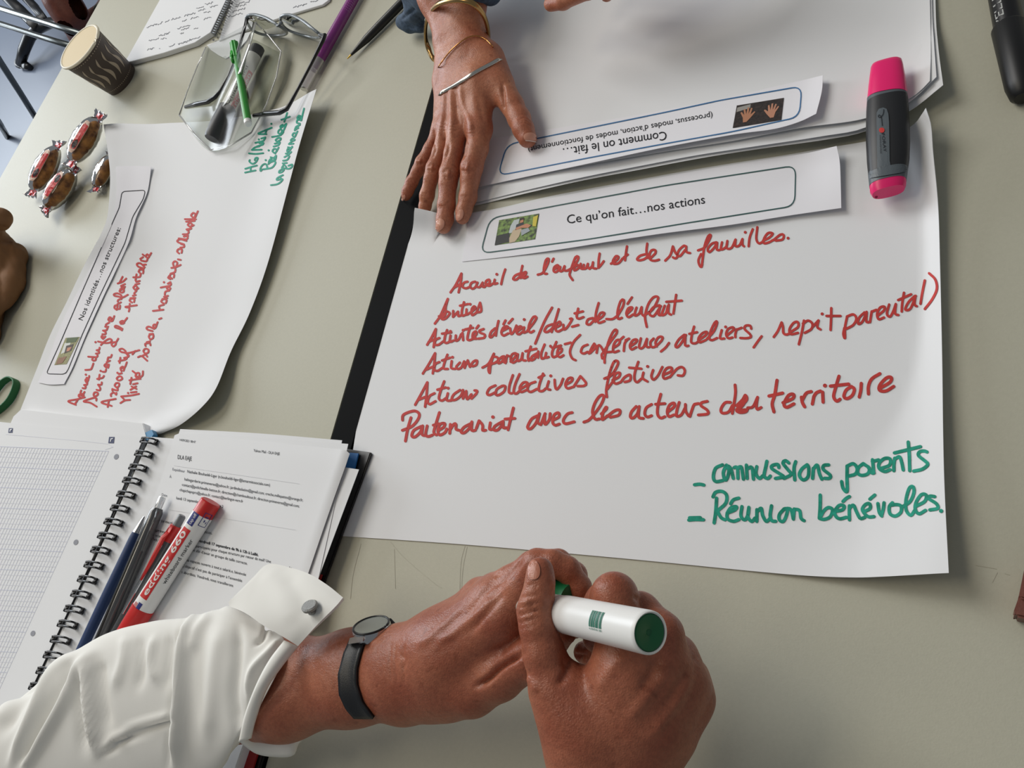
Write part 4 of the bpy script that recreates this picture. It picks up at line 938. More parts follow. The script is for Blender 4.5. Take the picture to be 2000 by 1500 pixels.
sp = [z8(345, 1140), z8(336, 680), z8(338, 610), z8(358, 575), z8(398, 562), z8(430, 575), z8(446, 620), z8(452, 700), z8(458, 1050), z8(464, 1088), z8(600, 1098), z8(628, 1120), z8(612, 1150), z8(272, 1210), z8(264, 1180), z8(320, 1155)]
pan = decal('grey_panel', sp, SLATE, TH, HL, 0.0006)
text('lettering', [('FORAY', z8(385, 800), z8(402, 968), (26 / 4.69, -2 / 4.69)), ('HIGHLIGHTER', z8(364, 815), z8(370, 985), (12 / 4.69, -1 / 4.69))], BLACKINK, TH, pan, 0.0010)
decal('red_dot', [(z8(385 + 26 * math.cos(a), 770 + 24 * math.sin(a))) for a in np.linspace(0, 6.28, 16)[:-1]], mat('label_dot_red', (196, 44, 40), 0.5), TH, pan, 0.0010)
ink('squiggle', [[z8(404, 578), z8(398, 620), z8(372, 652), z8(352, 645), z8(362, 628), z8(380, 650), z8(386, 690), z8(390, 730)]], 1.3, BLACKINK, TH, pan, 0.0010)
for x, y in ((335, 1385), (440, 1338), (548, 1300)):
    c = U(*z8(x, y - 3), 1.25); lathe('dimple', c, c + (CAM - c), [(0, .0009), (.0002, .0007)], mat('pink_dimple', (150, 16, 66), .5), endp, 10)

# ================================================================== paper cup
def cup_axis():
    best = None
    for k in range(500, 1100):
        h = k / 100; d = (U(156.5, 87, h) - U(238, 157, 0)); e = math.hypot(d.x, d.y)
        if best is None or e < best[0]: best = (e, h)
    return best[1]
CH = cup_axis() / 100
cb = U(238, 157, 0); ctop = cb + Vector((0, 0, CH))
rb = 35.5 / PPM(cb); rt = 51.0 / PPM(ctop)
KBROWN = mat('cup_brown_print', (72, 60, 54), 0.5); CREAM = mat('cup_cream', (226, 218, 196), 0.5); LATTE = mat('cup_inside', (214, 194, 152), 0.6); TAUPE = mat('cup_taupe_print', (176, 160, 140), 0.5)
CUP = thing('paper_cup', 'brown paper cup with pale wavy leaf pattern standing near the table edge', 'cup', cb)
side = lathe('wall', cb, ctop, [(0, rb), (CH * .965, rt * .985)], KBROWN, CUP, 48)
lathe('inner_wall', cb + Vector((0, 0, .006)), ctop, [(0, rb * .93), (CH - .0065, rt * .955)], LATTE, CUP, 48)
for o in (side,):
    bm = bmesh.new(); bm.from_mesh(o.data)
    bmesh.ops.delete(bm, geom=[f for f in bm.faces if len(f.verts) > 4 and f.calc_center_median().z > cb.z + CH * .5], context='FACES'); bm.to_mesh(o.data); bm.free()
o = CUP.children[1]
bm = bmesh.new(); bm.from_mesh(o.data)
bmesh.ops.delete(bm, geom=[f for f in bm.faces if len(f.verts) > 4 and f.calc_center_median().z > cb.z + CH * .5], context='FACES')
bmesh.ops.reverse_faces(bm, faces=bm.faces[:]); bm.to_mesh(o.data); bm.free()
ang = np.linspace(0, 2 * math.pi, 49)[:-1]
tube('rim', [ctop + Vector((rt * math.cos(a), rt * math.sin(a), -.0015)) for a in ang], .0019, CREAM, CUP, 10, closed=True)
# printed pattern laid round the wall
nv = (CAM - cb); a0 = math.atan2(nv.y, nv.x)
def wallpt(th, t):
    r = (rb + (rt * .985 - rb) * t / .965) + .0003
    return cb + Vector((r * math.cos(a0 + th), r * math.sin(a0 + th), CH * t))
for row in (.90, .12):
    V = []; Fc = []
    for k in range(56):
        th = 2 * math.pi * k / 56
        q = [wallpt(th - .022, row - .008), wallpt(th + .022, row - .008), wallpt(th + .022, row + .008), wallpt(th - .022, row + .008)]
        Fc.append(tuple(len(V) + i for i in range(4))); V += q
    mesh('dotted_line', V, Fc, TAUPE, CUP, smooth=False)
for k in range(16):
    th0 = -1.25 + k * 2 * math.pi / 16
    V = []; Fc = []; M = 18
    for i in range(M + 1):
        u = i / M; t = .80 - .56 * u
        wv = .10 * math.sin(u * 2 * math.pi * 1.0) + .16 * (u - .5)
        wd = .062 * abs(math.sin(math.pi * (u / .36 if u < .36 else (u - .36) / .64))) * (.7 if u < .36 else 1.25) + .004
        if i in (0, M): wd = .001
        V += [wallpt(th0 - wv - wd, t), wallpt(th0 - wv + wd, t)]
    Fc = [(2 * i, 2 * i + 1, 2 * i + 3, 2 * i + 2) for i in range(M)]
    mesh('leaf_print', V, Fc, TAUPE, CUP, smooth=False)

# ================================================================== wrapped cakes
zc = lambda x, y: (20 + x / 6.523, 200 + y / 6.523)
CAKE = mat('baked_cake', (186, 132, 66), 0.6, noise=1, nscale=110, rgb2=(84, 44, 20), bump=0.4, bscale=400)
WRAP = film('clear_wrapper', (250, 246, 240), -0.01, 0.1, 0.0); FOIL = mat('silvery_wrapper_end', (205, 206, 212), 0.18, metal=0.85)
LOGO = mat('label_logo_dark', (44, 30, 34), 0.4); CREAML = mat('label_cream', (222, 190, 170), 0.4)
rnd = random.Random(3)
def cake(label, top, bot, h, wpx, flip, plain=False):
    a, b = U(*top, h), U(*bot, h * .75); ax = (b - a); Ln = ax.length; d = ax.normalized()
    c = (a + b) / 2; sx = d.cross(Vector((0, 0, 1))).normalized(); up = sx.cross(d)
    if up.z < 0: up = -up
    hw = wpx / 2 / PPM(c)
    t = thing('wrapped_cake', label, 'cake', (c.x, c.y, TZ), 'wrapped cakes beside the curled sheet')
    def shell(name, k, m, ext, noise, nu=22, nv_=20):
        V = []; Fc = []
        for i in range(nu + 1):
            u = i / nu; s = math.sin(math.pi * u) ** .42 if 0 < u < 1 else 0
            for j in range(nv_):
                an = 2 * math.pi * j / nv_
                rr = 1 + rnd.uniform(-noise, noise)
                y = math.cos(an) * hw * s * k * rr; z = math.sin(an) * hw * .78 * s * k * rr
                if z < 0: z *= .85
                V.append(c + d * (u - .5) * Ln * .74 * ext + sx * y + up * z)
        for i in range(nu):
            for j in range(nv_): Fc.append((i * nv_ + j, i * nv_ + (j + 1) % nv_, (i + 1) * nv_ + (j + 1) % nv_, (i + 1) * nv_ + j))
        return mesh(name, V, Fc, m, t)
    ck = shell('cake', .9, CAKE, .96, .02)
    w = shell('wrapper', 1.0, WRAP, 1.08, .035)
    for e in (-1, 1):                                            # crimped ends
        V = []; Fc = []; n = 14
        for i in range(5):
            q = i / 4
            for j in range(n + 1):
                s = j / n - .5
                wd = hw * (1.0 + .45 * q)
                zz = math.sin(j * 2.6 + i * .6) * .0022 * (1 - .2 * q) + rnd.uniform(-.0008, .0008)
                tail = rnd.uniform(0, .0035) if i == 4 else 0
                V.append(c + d * e * (Ln * (.35 + .16 * q) - tail) + sx * s * 2 * wd * .72 + up * (zz + .001 * q))
        for i in range(4):
            for j in range(n): Fc.append((i * (n + 1) + j, i * (n + 1) + j + 1, (i + 1) * (n + 1) + j + 1, (i + 1) * (n + 1) + j))
        cr_ = mesh('crimped_end', V, Fc, FOIL, t, smooth=False)
        rb_ = bvh(cr_)
        q0 = c + d * e * Ln * .375; q1 = c + d * e * Ln * .465
        P = [PX(q0 - sx * hw * .45), PX(q0 + sx * hw * .45), PX(q1 + sx * hw * .45), PX(q1 - sx * hw * .45)]
        decal('red_tab', P, LRED, rb_, cr_, .0006, 4)
    if plain: return t
    tw = bvh(w)
    side_ = (CAM - c); side_ = side_ - d * side_.dot(d)
    base = c + up * hw * .5 - sx * hw * .18 * flip
    def pt(u, v): return PX(base + d * u * Ln + sx * v * hw + up * 0.0)
    lab = decal('paper_label', [pt(-.27, -.3), pt(-.2, -.55), pt(.2, -.55), pt(.27, -.3), pt(.27, .3), pt(.2, .5), pt(-.2, .5), pt(-.27, .3)], CREAML, tw, t, .0005, 4)
    decal('red_label', [pt(-.2, -.45), pt(.2, -.45), pt(.22, .2), pt(.18, .4), pt(-.18, .4), pt(-.22, .2)], LRED, tw, lab, .0008, 4)
    decal('oval_logo', [pt(.13 * flip + .075 * math.cos(x), .34 * math.sin(x) - .02) for x in np.linspace(0, 6.28, 16)[:-1]], LOGO, tw, lab, .0011, 4)
    return t
cake('wrapped cake on top of the little pile, uppermost in the photo', zc(1170, 120), zc(740, 840), 2.9, 60, 1)
cake('wrapped cake at the far left of the pile, at the table edge side', zc(640, 490), zc(250, 1210), 1.6, 54, 1)
cake('wrapped cake at the front of the pile, nearest the brown bag', zc(860, 800), zc(420, 1420), 1.7, 58, -1)
# one peeking out from beneath the sheet
def cake4():
    a, b = zc(1310, 620), zc(1070, 1150)
    t = cake('wrapped cake half hidden under the curled left sheet', a, b, 1.05, 42, -1, True)
    return t
cake4()

# ================================================================== kraft bag at the left edge
KRAFT = mat('kraft_paper', (132, 92, 56), 0.7, noise=0.18, nscale=30, bump=0.15, bscale=300)
bb = Body(0.002)
bb.core([(-62, 520, 3.6, 70), (-60, 600, 3.4, 66)], .02)
bb.core([(-30, 478, 2.9, 38), (-2, 487, 2.5, 29), (18, 492, 2.0, 23), (30, 494, 1.5, 21), (36, 498, 1.3, 18)], .006)
bb.core([(36, 498, 1.3, 18), (26, 548, 1.4, 17), (4, 600, 1.4, 16), (-24, 650, 1.4, 20)], .006)
bb.core([(0, 500, 2.6, 30), (-10, 570, 2.2, 26), (-30, 620, 2, 26)], .006)
bb.core([(-26, 452, 4.4, 30), (-2, 430, 6.0, 19), (3, 423, 6.6, 15)], .004)
bag = skin('paper_bag', [bb], KRAFT)
rk = random.Random(2)
# crush the paper into creased facets
fac = [(Vector((rk.uniform(-1, 1), rk.uniform(-1, 1), rk.uniform(-.3, 1))).normalized(), rk.uniform(0, 6.28), rk.uniform(60, 150)) for _ in range(7)]
nn = [v.normal.copy() for v in bag.data.vertices]
for v, n_ in zip(bag.data.vertices, nn):
    q = 0
    for d_, p_, f_ in fac: q += abs(((v.co.dot(d_) * f_ + p_) / math.pi) % 2 - 1) - .5
    v.co += n_ * q * .0034
relief(bag.data, [([(0, 443), (14, 446), (29, 443)], 3, -3.5), ([(29, 464), (40, 474), (44, 480)], 2, -1.5), ([(18, 450), (24, 470), (26, 495)], 3, 1.5)])
for v in bag.data.vertices: v.co.z = max(v.co.z, TZ + .0004)
tag(bag, 'crumpled brown kraft paper bag at the left edge of the photo', 'paper bag')

# ================================================================== green elastic band
GB = mat('green_elastic', (36, 112, 66), 0.6)
gp = [(-22, 806), (-6, 810), (10, 800), (26, 784), (36, 764), (38, 748), (28, 741), (14, 748), (0, 764), (-14, 786)]
V = []; Fc = []
P = [Vector(p) for p in cr([tuple(U(x, y, .04)) for x, y in gp], n=5, closed=True)]; N = len(P)
for i, p in enumerate(P):
    d_ = (P[(i + 1) % N] - P[i - 1]).normalized(); n_ = Vector((d_.y, -d_.x, 0)) * .0007
    V += [p - n_, p + n_, p + n_ + Vector((0, 0, .0085)), p - n_ + Vector((0, 0, .0085))]
for i in range(N):
    for k in range(4): Fc.append((4 * i + k, 4 * i + (k + 1) % 4, 4 * ((i + 1) % N) + (k + 1) % 4, 4 * ((i + 1) % N) + k))
gb = mesh('elastic_band', V, Fc, GB, smooth=False)
tag(gb, 'dark green elastic loop on the table at the left edge of the photo', 'elastic band')

# ================================================================== upper notebook, torn paper
def up_note():
    t = thing('notebook', 'open wire-bound notebook with pencil-grey handwriting at the top of the table', 'notebook', U(430, 60, 0))
    SHADEP = mat('page_edge_grey', (150, 150, 146), 0.8)
    prism('page_stack', [(245, 119), (252, 121), (320, 103), (380, 83), (411, 63), (470, -60), (362, -90)], .05, .75, PAGE, t, .0004)
    prism('page_stack', [(427, 80), (488, 55), (560, 30), (630, 9), (642, 0), (660, -70), (492, -60), (452, 0)], .05, .35, PAGE, t, .0004)
    for (x0, y0, x1, y1) in ((411, 66, 466, -60),):
        V = []; Fc = []
        for k in range(30):
            q = k / 29; x = x0 + 8 + (x1 - x0) * q; y = y0 + (y1 - y0) * q
            v, f = tubeV([U(x - 5, y - 2, .5), U(x - 3, y - 3, 1.3), U(x + 3, y, 1.3), U(x + 6, y + 2, .3)], .0006, 6)
            b = len(V); V += v; Fc += [tuple(b + j for j in r) for r in f]
        w = mesh('wire_binding', V, Fc, STEEL, t)
    V = []; Fc = []
    for k in range(10):
        x, y = 452 - 3.9 * k, 6 + 8 * k
        fanpoly(V, Fc, x, y, 2.3, 8)
    T_ = bvh(t.children[1])
    mesh('punched_holes', [hit(x, y, T_) for x, y in V], Fc, mat('hole_dark', (84, 84, 84), .9), t, smooth=False)
    Tn = bvh(t.children[0]); r = random.Random(5)
    PEN = mat('grey_pencil', (96, 98, 106), 0.8)
    def scrib(x, y, ln, ang, amp):
        n = int(ln / 1.5); ca, sa = math.cos(ang), math.sin(ang)
        return [(x + ca * i * 1.5 - sa * r.uniform(-amp, amp), y + sa * i * 1.5 + ca * r.uniform(-amp, amp)) for i in range(max(n, 3))]
    z6 = lambda x, y: (240 + x / 5, y / 5)
    S = []
    for x, y, ln in ((230, 265, 100), (360, 225, 30), (410, 215, 40), (470, 190, 80), (600, 155, 90), (580, 205, 40), (660, 180, 70), (715, 80, 60), (735, 105, 60), (785, 130, 60), (800, 45, 70), (850, 70, 70), (530, 280, 100), (570, 290, 60), (350, 350, 90), (255, 400, 80), (370, 385, 50), (560, 330, 30), (690, 285, 40), (235, 490, 60), (350, 480, 20), (450, 450, 50), (540, 430, 100), (650, 390, 90), (790, 190, 60)):
        S.append(scrib(*z6(x, y), ln / 3.6, -.28, 1.9))
    ink('handwriting', S, .8, PEN, Tn, t)
    S = []
    for x, y, ln in ((1100, 45, 80), (1095, 70, 90), (1070, 115, 100), (1030, 165, 110), (1660, 75, 90), (1750, 50, 40), (1830, 20, 80), (1200, 20, 40)):
        S.append(scrib(*z6(x, y), ln / 3.6, -.28, 1.9))
    ink('handwriting', S, .8, PEN, T_, t)
up_note()
tp = sheet('paper_scrap', [(404, 88, .15), (430, 78, .2), (460, 68, .2), (490, 62, .2)], [(427, 108, .15), (441, 115, .1), (456, 104, .2), (470, 92, .2)],
           [(404, 88, .15), (412, 98, .15), (427, 108, .15)], [(490, 62, .2), (482, 78, .2), (470, 92, .2)], PAPER, nu=12, nv=8, smooth=False)
tag(tp, 'small torn white paper scrap under the clear pouch beside the upper notebook', 'paper scrap')

# ================================================================== clear pouch with its markers, spectacles
CLEAR = film('clear_pvc', (243, 245, 243), -0.012, 0.2, 0.02, 1.3)
PO = thing('clear_pouch', 'clear plastic pouch lying over the black marker and green pen', 'pouch', U(450, 190, 0))
up = sheet('upper_film', [(402, 92, .3), (440, 70, 1.5), (499, 44, 3.2), (525, 70, 2.4), (549, 100, 1.4)], [(350, 225, .8), (380, 262, .9), (411, 293, .7), (450, 285, 1.6), (491, 259, .4)],
           [(402, 92, .3), (385, 130, .7), (365, 180, .9), (350, 225, .8)], [(549, 100, 1.4), (540, 150, 1.2), (520, 205, .8), (491, 259, .4)], CLEAR, PO, nu=30, nv=30, thick=0)
relief(up.data, [([(499, 44), (470, 130), (440, 200), (430, 225)], 14, 7)], -2)
tube('film_edge', [U(499, 44, 3.25), U(486, 90, 3.3), U(468, 140, 3.0), U(446, 190, 2.5), U(432, 214, 1.9)], [.0022, .003, .0026, .0026, .0012], film('clear_fold', (252, 252, 252), .22, .15, .28), PO, 8, flat=((0, 0, 1), .35))
tube('film_edge', [U(350, 225, .85), U(380, 262, .95), U(411, 293, .75), U(450, 284, .8), U(491, 259, .45)], .0009, film('clear_seam', (252, 252, 252), .2, .2, .25), PO, 6)
tube('film_edge', [U(499, 44, 3.2), U(525, 70, 2.45), U(549, 100, 1.45), U(540, 150, 1.25), U(520, 205, .85), U(491, 259, .45)], .0008, MATS['clear_seam'], PO, 6)
tube('film_edge', [U(402, 92, .35), U(385, 130, .75), U(365, 180, .95), U(350, 225, .85)], .0007, MATS['clear_seam'], PO, 6)
sheet('lower_film', [(402, 94, .05), (470, 70, .05), (548, 103, .05)], [(352, 227, .4), (411, 296, .35), (491, 262, .35)], [(402, 94, .05), (352, 227, .4)], [(548, 103, .05), (491, 262, .35)], CLEAR, PO, nu=10, nv=10, thick=0)
CHAR = mat('charcoal_plastic', (52, 54, 57), 0.45)
t, a, b, Ln, f = board_marker('black and white board marker inside the clear pouch', (505, 92), (414, 272), 1.2, 1.2, .0082, CHAR, LRED, True)
for o in list(t.children):
    if o.name.startswith('cap'): bpy.data.objects.remove(o)
lathe('cap', a, b, [(Ln - .045, .0088), (Ln - .044, .0098), (Ln - .02, .0104), (Ln - .003, .0098), (Ln, .0085)], CHAR, t)
Pa = lambda x, y: (Vector(U(x, y, 2)) - a).dot((b - a).normalized())
tst = U(495, 170, 2)
s_ = 1 if (f(.05, .004) - tst).length < (f(.05, -.004) - tst).length else -1
cyl_patch('red_band', f, Pa(494, 128), Pa(450, 216), s_ * .0015, s_ * .0088, LRED, t)
cyl_text('lettering', f, 'edding 660', Pa(452, 212), Pa(492, 132), s_ * .0072, .0042, WHITEP, t, bold=True, flip=-s_)
cyl_text('lettering', f, 'whiteboard', Pa(450, 200), Pa(488, 125), -s_ * .0005, .0028, BLACKINK, t, flip=-s_)
FG = mat('green_felt_pen', (52, 150, 54), 0.4); FG2 = mat('bright_green_cap', (22, 150, 26), 0.4)
t, a, b, Ln = pen('felt_pen', 'slim bright green felt pen resting across the black marker', 'felt pen', (457, 84), (485, 243), 2.9, 2.3)
lathe('barrel', a, b, [(.028, .0042), (Ln - .006, .0042)], FG, t)
lathe('end_plug', a, b, [(Ln - .006, .0043), (Ln - .001, .0041), (Ln, .003)], WHITEP, t)
x_, y_ = frame(b - a); dd = (b - a).normalized(); V = []; Fc = []; n = 32
for q, rr in ((0, .0042), (.001, .0048), (.022, .0048), (.03, .0044)):
    for k in range(n):
        an = 2 * math.pi * k / n; r_ = rr * (1 + (.08 if k % 4 < 2 else -.06))
        V.append(a + dd * q + (x_ * math.cos(an) + y_ * math.sin(an)) * r_)
Fc = [(i * n + k, i * n + (k + 1) % n, (i + 1) * n + (k + 1) % n, (i + 1) * n + k) for i in range(3) for k in range(n)] + [tuple(range(n))[::-1]]
mesh('ribbed_cap', V, Fc, FG2, t, smooth=False)
tube('clip', [a + dd * .02 + Vector((-.003, 0, .004)), a + dd * .032 + Vector((-.004, 0, .0055)), a + dd * .042 + Vector((-.003, 0, .0045))], .0016, FG2, t, 8)

GL = thing('spectacles', 'spectacles with clear and black frame, standing beside the clear pouch', 'glasses', U(560, 90, 0))
FRC = mat('clear_grey_acetate', (116, 124, 130), 0.25, coat=0.15, spec=0.5); FRB = mat('black_acetate', (18, 18, 20), 0.3, coat=0.1)
l1 = [(481, 38, 3.6), (486, 30, 4.0), (500, 29, 4.1), (522, 36, 4.1), (541, 48, 3.9), (555, 57, 3.0), (560, 65, 1.6), (548, 69, .5), (528, 69, .3), (508, 66, .5), (490, 56, 1.6)]
l2 = [(548, 36, 3.6), (554, 30, 4.1), (570, 30, 4.2), (592, 41, 4.1), (612, 57, 3.9), (626, 69, 3.2), (622, 74, 1.6), (605, 72, .4), (582, 66, .3), (562, 58, .6), (550, 46, 2.0)]
for L_, nm in ((l1, 'rim'), (l2, 'rim')):
    pts = [tuple(p) for p in cr([tuple(U(*p)) for p in L_], n=5, closed=True)]
    rr = tube(nm, pts, .0017, FRC, GL, 10, closed=True)
    c = Vector(np.mean(pts, 0)); n = len(pts)
    mesh('lens', [Vector(p) for p in pts] + [c], [(i, (i + 1) % n, n) for i in range(n)], film('lens_glass', (250, 252, 255), .02, .02, .0), GL)
tube('bridge', [U(541, 50, 3.9), U(546, 47, 4.0), U(551, 44, 3.8)], .0017, FRC, GL)
tube('temple', [U(625, 68, 3.5), U(634, 69, 3.6), U(630, 80, 3.5), U(606, 128, 2.9), U(583, 172, 2.5), U(568, 200, 2.3), U(560, 213, 2.2), U(546, 220, 1.9), U(520, 222, 1.6), U(496, 226, 1.3)], [.0022, .0026, .0022, .0017, .0016, .002, .0024, .0027, .0028, .0022], FRB, GL, 10)
tube('temple', [U(482, 38, 3.7), U(476, 60, 3.4), U(462, 110, 2.9), U(447, 148, 2.5), U(430, 178, 2.1), U(420, 190, 1.9), U(406, 199, 1.6), U(385, 203, 1.3), U(362, 209, 1.0)], [.0022, .002, .0017, .0017, .002, .0024, .0027, .0028, .0018], FRB, GL, 10)

# ================================================================== loose pens
t, a, b, Ln = pen('fibre_pen', 'thick purple pen fading to a clear lower end, beside the spectacles', 'pen', (720, -55), (591, 174), .75, .75)
PUR = mat('purple_barrel', (132, 44, 128), 0.3, coat=0.4); PUR2 = mat('deep_purple', (100, 32, 104), 0.35)
lathe('barrel', a, b, [(0, .0058), (Ln - .058, .0062), (Ln - .04, .0061)], PUR, t)
lathe('fading_section', a, b, [(Ln - .04, .0061), (Ln - .026, .006)], film('purple_clear', (150, 96, 150), .1, .1, .35), t)
lathe('clear_cap', a, b, [(Ln - .026, .0061), (Ln - .003, .0064), (Ln - .001, .006), (Ln, .004)], film('frosted_clear', (236, 232, 238), .12, .15, .28), t)
f = cyl_map(a, b, .0061, CAM - (a + b) / 2)
V = []; Fc = []
for i in range(9):
    for j in range(4):
        u = .035 + i * .0028; v = -.003 + j * .0018; k = len(V)
        V += [f(u + du, v + dv) for du, dv in ((-.0004, 0), (0, -.0004), (.0004, 0), (0, .0004))]; Fc.append((k, k + 1, k + 2, k + 3))
mesh('grip_dots', V, Fc, mat('pale_lilac', (206, 170, 210), .5), t, smooth=False)
t, a, b, Ln = pen('ballpoint_pen', 'black ballpoint pen with a golden tip at the top of the left table', 'pen', (678, 115), (815, -25), .5, .7)
lathe('tip', a, b, [(0, .0005), (.004, .0009), (.006, .0011)], mat('brass', (190, 160, 80), .3, metal=1), t)
lathe('barrel', a, b, [(.006, .0013), (.03, .0042), (.05, .0047), (Ln, .005)], BLACKP, t)
t, a, b, Ln, f = board_marker('black board marker at the top right corner of the photo', (1946, -70), (1999, 192), .9, .75, .0085, BLACKP, LRED, True)
for o in list(t.children):
    if not o.name.startswith('end'): bpy.data.objects.remove(o)
lathe('barrel', a, b, [(.0125, .0082), (Ln - .058, .0086)], BLACKP, t)
lathe('cap', a, b, [(Ln - .058, .009), (Ln - .056, .0102), (Ln - .01, .0088), (Ln - .002, .0072), (Ln, .005)], mat('black_cap', (12, 12, 13), .45), t)
Pb = lambda x, y: (Vector(U(x, y, 1.6)) - a).dot((b - a).normalized())
s_ = 1 if (f(.03, .004) - U(1945, 20, 1.2)).length < (f(.03, -.004) - U(1945, 20, 1.2)).length else -1
cyl_text('lettering', f, 'VELLEDA', Pb(1955, 48), Pb(1938, -48), s_ * .0012, .0055, mat('silver_print', (170, 172, 170), .4), t, flip=s_)

LB = thing('leather_case', 'reddish brown case just entering the photo at the right edge', 'case', U(2010, 1150, 0))
LEA = mat('reddish_leather', (112, 62, 50), 0.5, noise=.15, nscale=200, bump=.2)
prism('case_body', [(2003, 1100), (1990, 1165), (1979, 1196), (1983, 1204), (2330, 1275), (2380, 1140)], .05, 1.6, LEA, LB, .0012)
prism('case_lid', [(2004, 1095), (1989, 1168), (2325, 1236), (2378, 1135)], 1.62, 1.9, LEA, LB, .001)
# ================================================================== people
def skinmat(name, rgb, rgb2, rough=0.40):
    m = bpy.data.materials.new(name); m.use_nodes = True
    nt = m.node_tree; b = nt.nodes['Principled BSDF']; N = nt.nodes.new; K = nt.links.new
    tc = N('ShaderNodeTexCoord')
    def noise(sc, det):
        n = N('ShaderNodeTexNoise'); n.inputs['Scale'].default_value = sc; n.inputs['Detail'].default_value = det
        K(tc.outputs['Object'], n.inputs['Vector']); return n
    def ramp(src, c0, c1, p0, p1):
        r = N('ShaderNodeValToRGB'); r.color_ramp.elements[0].position = p0; r.color_ramp.elements[1].position = p1
        r.color_ramp.elements[0].color = c0; r.color_ramp.elements[1].color = c1; K(src, r.inputs[0]); return r
    c1 = lin(rgb) + (1,); c2 = lin(rgb2) + (1,)
    big = ramp(noise(38, 4).outputs[0], c2, c1, .34, .66)
    fine = ramp(noise(520, 3).outputs[0], (.88, .85, .84, 1), (1.05, 1.04, 1.03, 1), .35, .65)
    frk = ramp(noise(150, 1).outputs[0], (1, 1, 1, 1), (.80, .74, .70, 1), .66, .74)
    mx = N('ShaderNodeMix'); mx.data_type = 'RGBA'; mx.blend_type = 'MULTIPLY'; mx.inputs[0].default_value = 1
    K(big.outputs[0], mx.inputs[6]); K(fine.outputs[0], mx.inputs[7])
    mx2 = N('ShaderNodeMix'); mx2.data_type = 'RGBA'; mx2.blend_type = 'MULTIPLY'; mx2.inputs[0].default_value = 1
    K(mx.outputs[2], mx2.inputs[6]); K(frk.outputs[0], mx2.inputs[7]); K(mx2.outputs[2], b.inputs['Base Color'])
    b.inputs['Roughness'].default_value = rough
    b.inputs['Specular IOR Level'].default_value = 0.42
    b.inputs['Subsurface Weight'].default_value = 0.10
    b.inputs['Subsurface Radius'].default_value = (0.006, 0.0025, 0.0012)
    b.inputs['Subsurface Scale'].default_value = 0.5
    vo = N('ShaderNodeTexVoronoi'); vo.feature = 'DISTANCE_TO_EDGE'; vo.inputs['Scale'].default_value = 750
    K(tc.outputs['Object'], vo.inputs['Vector'])
    b1 = N('ShaderNodeBump'); b1.inputs['Strength'].default_value = .30; b1.inputs['Distance'].default_value = .0007
    K(vo.outputs['Distance'], b1.inputs['Height'])
    b2 = N('ShaderNodeBump'); b2.inputs['Strength'].default_value = .32; b2.inputs['Distance'].default_value = .0012
    K(noise(260, 5).outputs[0], b2.inputs['Height']); K(b1.outputs[0], b2.inputs['Normal']); K(b2.outputs[0], b.inputs['Normal'])
    MATS[name] = m
    return m
SK1 = skinmat('tanned_skin_lit', (188, 124, 94), (168, 100, 74))
SK2 = skinmat('tanned_skin', (170, 106, 80), (148, 82, 60))
NAIL = mat('fingernail', (214, 152, 128), 0.28, coat=0.15)
NAIL2 = mat('thumbnail', (180, 114, 90), 0.36)
NAILW = mat('nail_tip', (236, 214, 200), 0.3)
SK3 = skinmat('brown_skin_far', (110, 58, 42), (92, 46, 34))

# ---------------------------------------------- person at the top: flat hand with bracelets
h1 = Body(0.00095)
h1.core([(842, -75, 6.4, 46), (860, -10, 5.2, 40), (880, 75, 3.9, 31)], .015)
h1.core([(905, -75, 6.4, 46), (905, -10, 5.2, 40), (920, 70, 3.9, 32)], .015)
h1.core([(900, 70, 3.9, 34), (905, 108, 3.5, 36)], .012)
h1.core([(878, 90, 3.6, 26), (872, 130, 3.2, 20)], .012)
h1.core([(932, 105, 3.4, 34), (935, 165, 3.1, 30), (936, 252, 2.5, 24)], .012)
h1.core([(908, 118, 3.5, 30), (895, 250, 2.7, 22)], .010)
h1.core([(890, 122, 3.3, 28), (874, 248, 2.5, 19)], .010)
h1.core([(876, 128, 3.0, 20), (866, 160, 2.8, 17), (860, 252, 2.1, 15)], .010)
h1.core([(955, 118, 3.0, 26), (968, 160, 2.6, 25)], .012)
h1.chain([(936, 252, 2.5, 24), (932, 290, 2.3, 21.5), (921, 328, 2.0, 21.5), (918, 350, 1.75, 18.5), (914, 385, 1.4, 17), (906, 412, 1.15, 15), (903, 425, 1.05, 13.2)], .006)
h1.chain([(895, 250, 2.7, 22), (886, 300, 2.5, 18.5), (878, 338, 2.2, 19.5), (875, 358, 2.0, 17.5), (872, 400, 1.5, 17), (869, 428, 1.2, 16.5), (866, 442, 1.15, 15)], .006)
h1.chain([(874, 248, 2.5, 19), (860, 295, 2.3, 14.5), (847, 328, 2.1, 14.6), (842, 348, 1.9, 13.6), (834, 382, 1.3, 14), (830, 404, .85, 11.5), (828, 413, .75, 9.5)], .006)
h1.chain([(860, 252, 2.1, 15), (840, 290, 1.9, 12), (824, 317, 1.7, 12.5), (816, 334, 1.5, 11.5), (804, 356, 1.2, 11.5), (796, 374, 1.0, 10.5), (793, 383, .9, 9.2)], .006)
h1.chain([(955, 118, 3.0, 26), (978, 170, 2.6, 26.5), (1000, 205, 2.2, 22.5), (1014, 232, 1.9, 22), (1022, 252, 1.85, 20.5), (1030, 270, 1.65, 18.5)], .010)
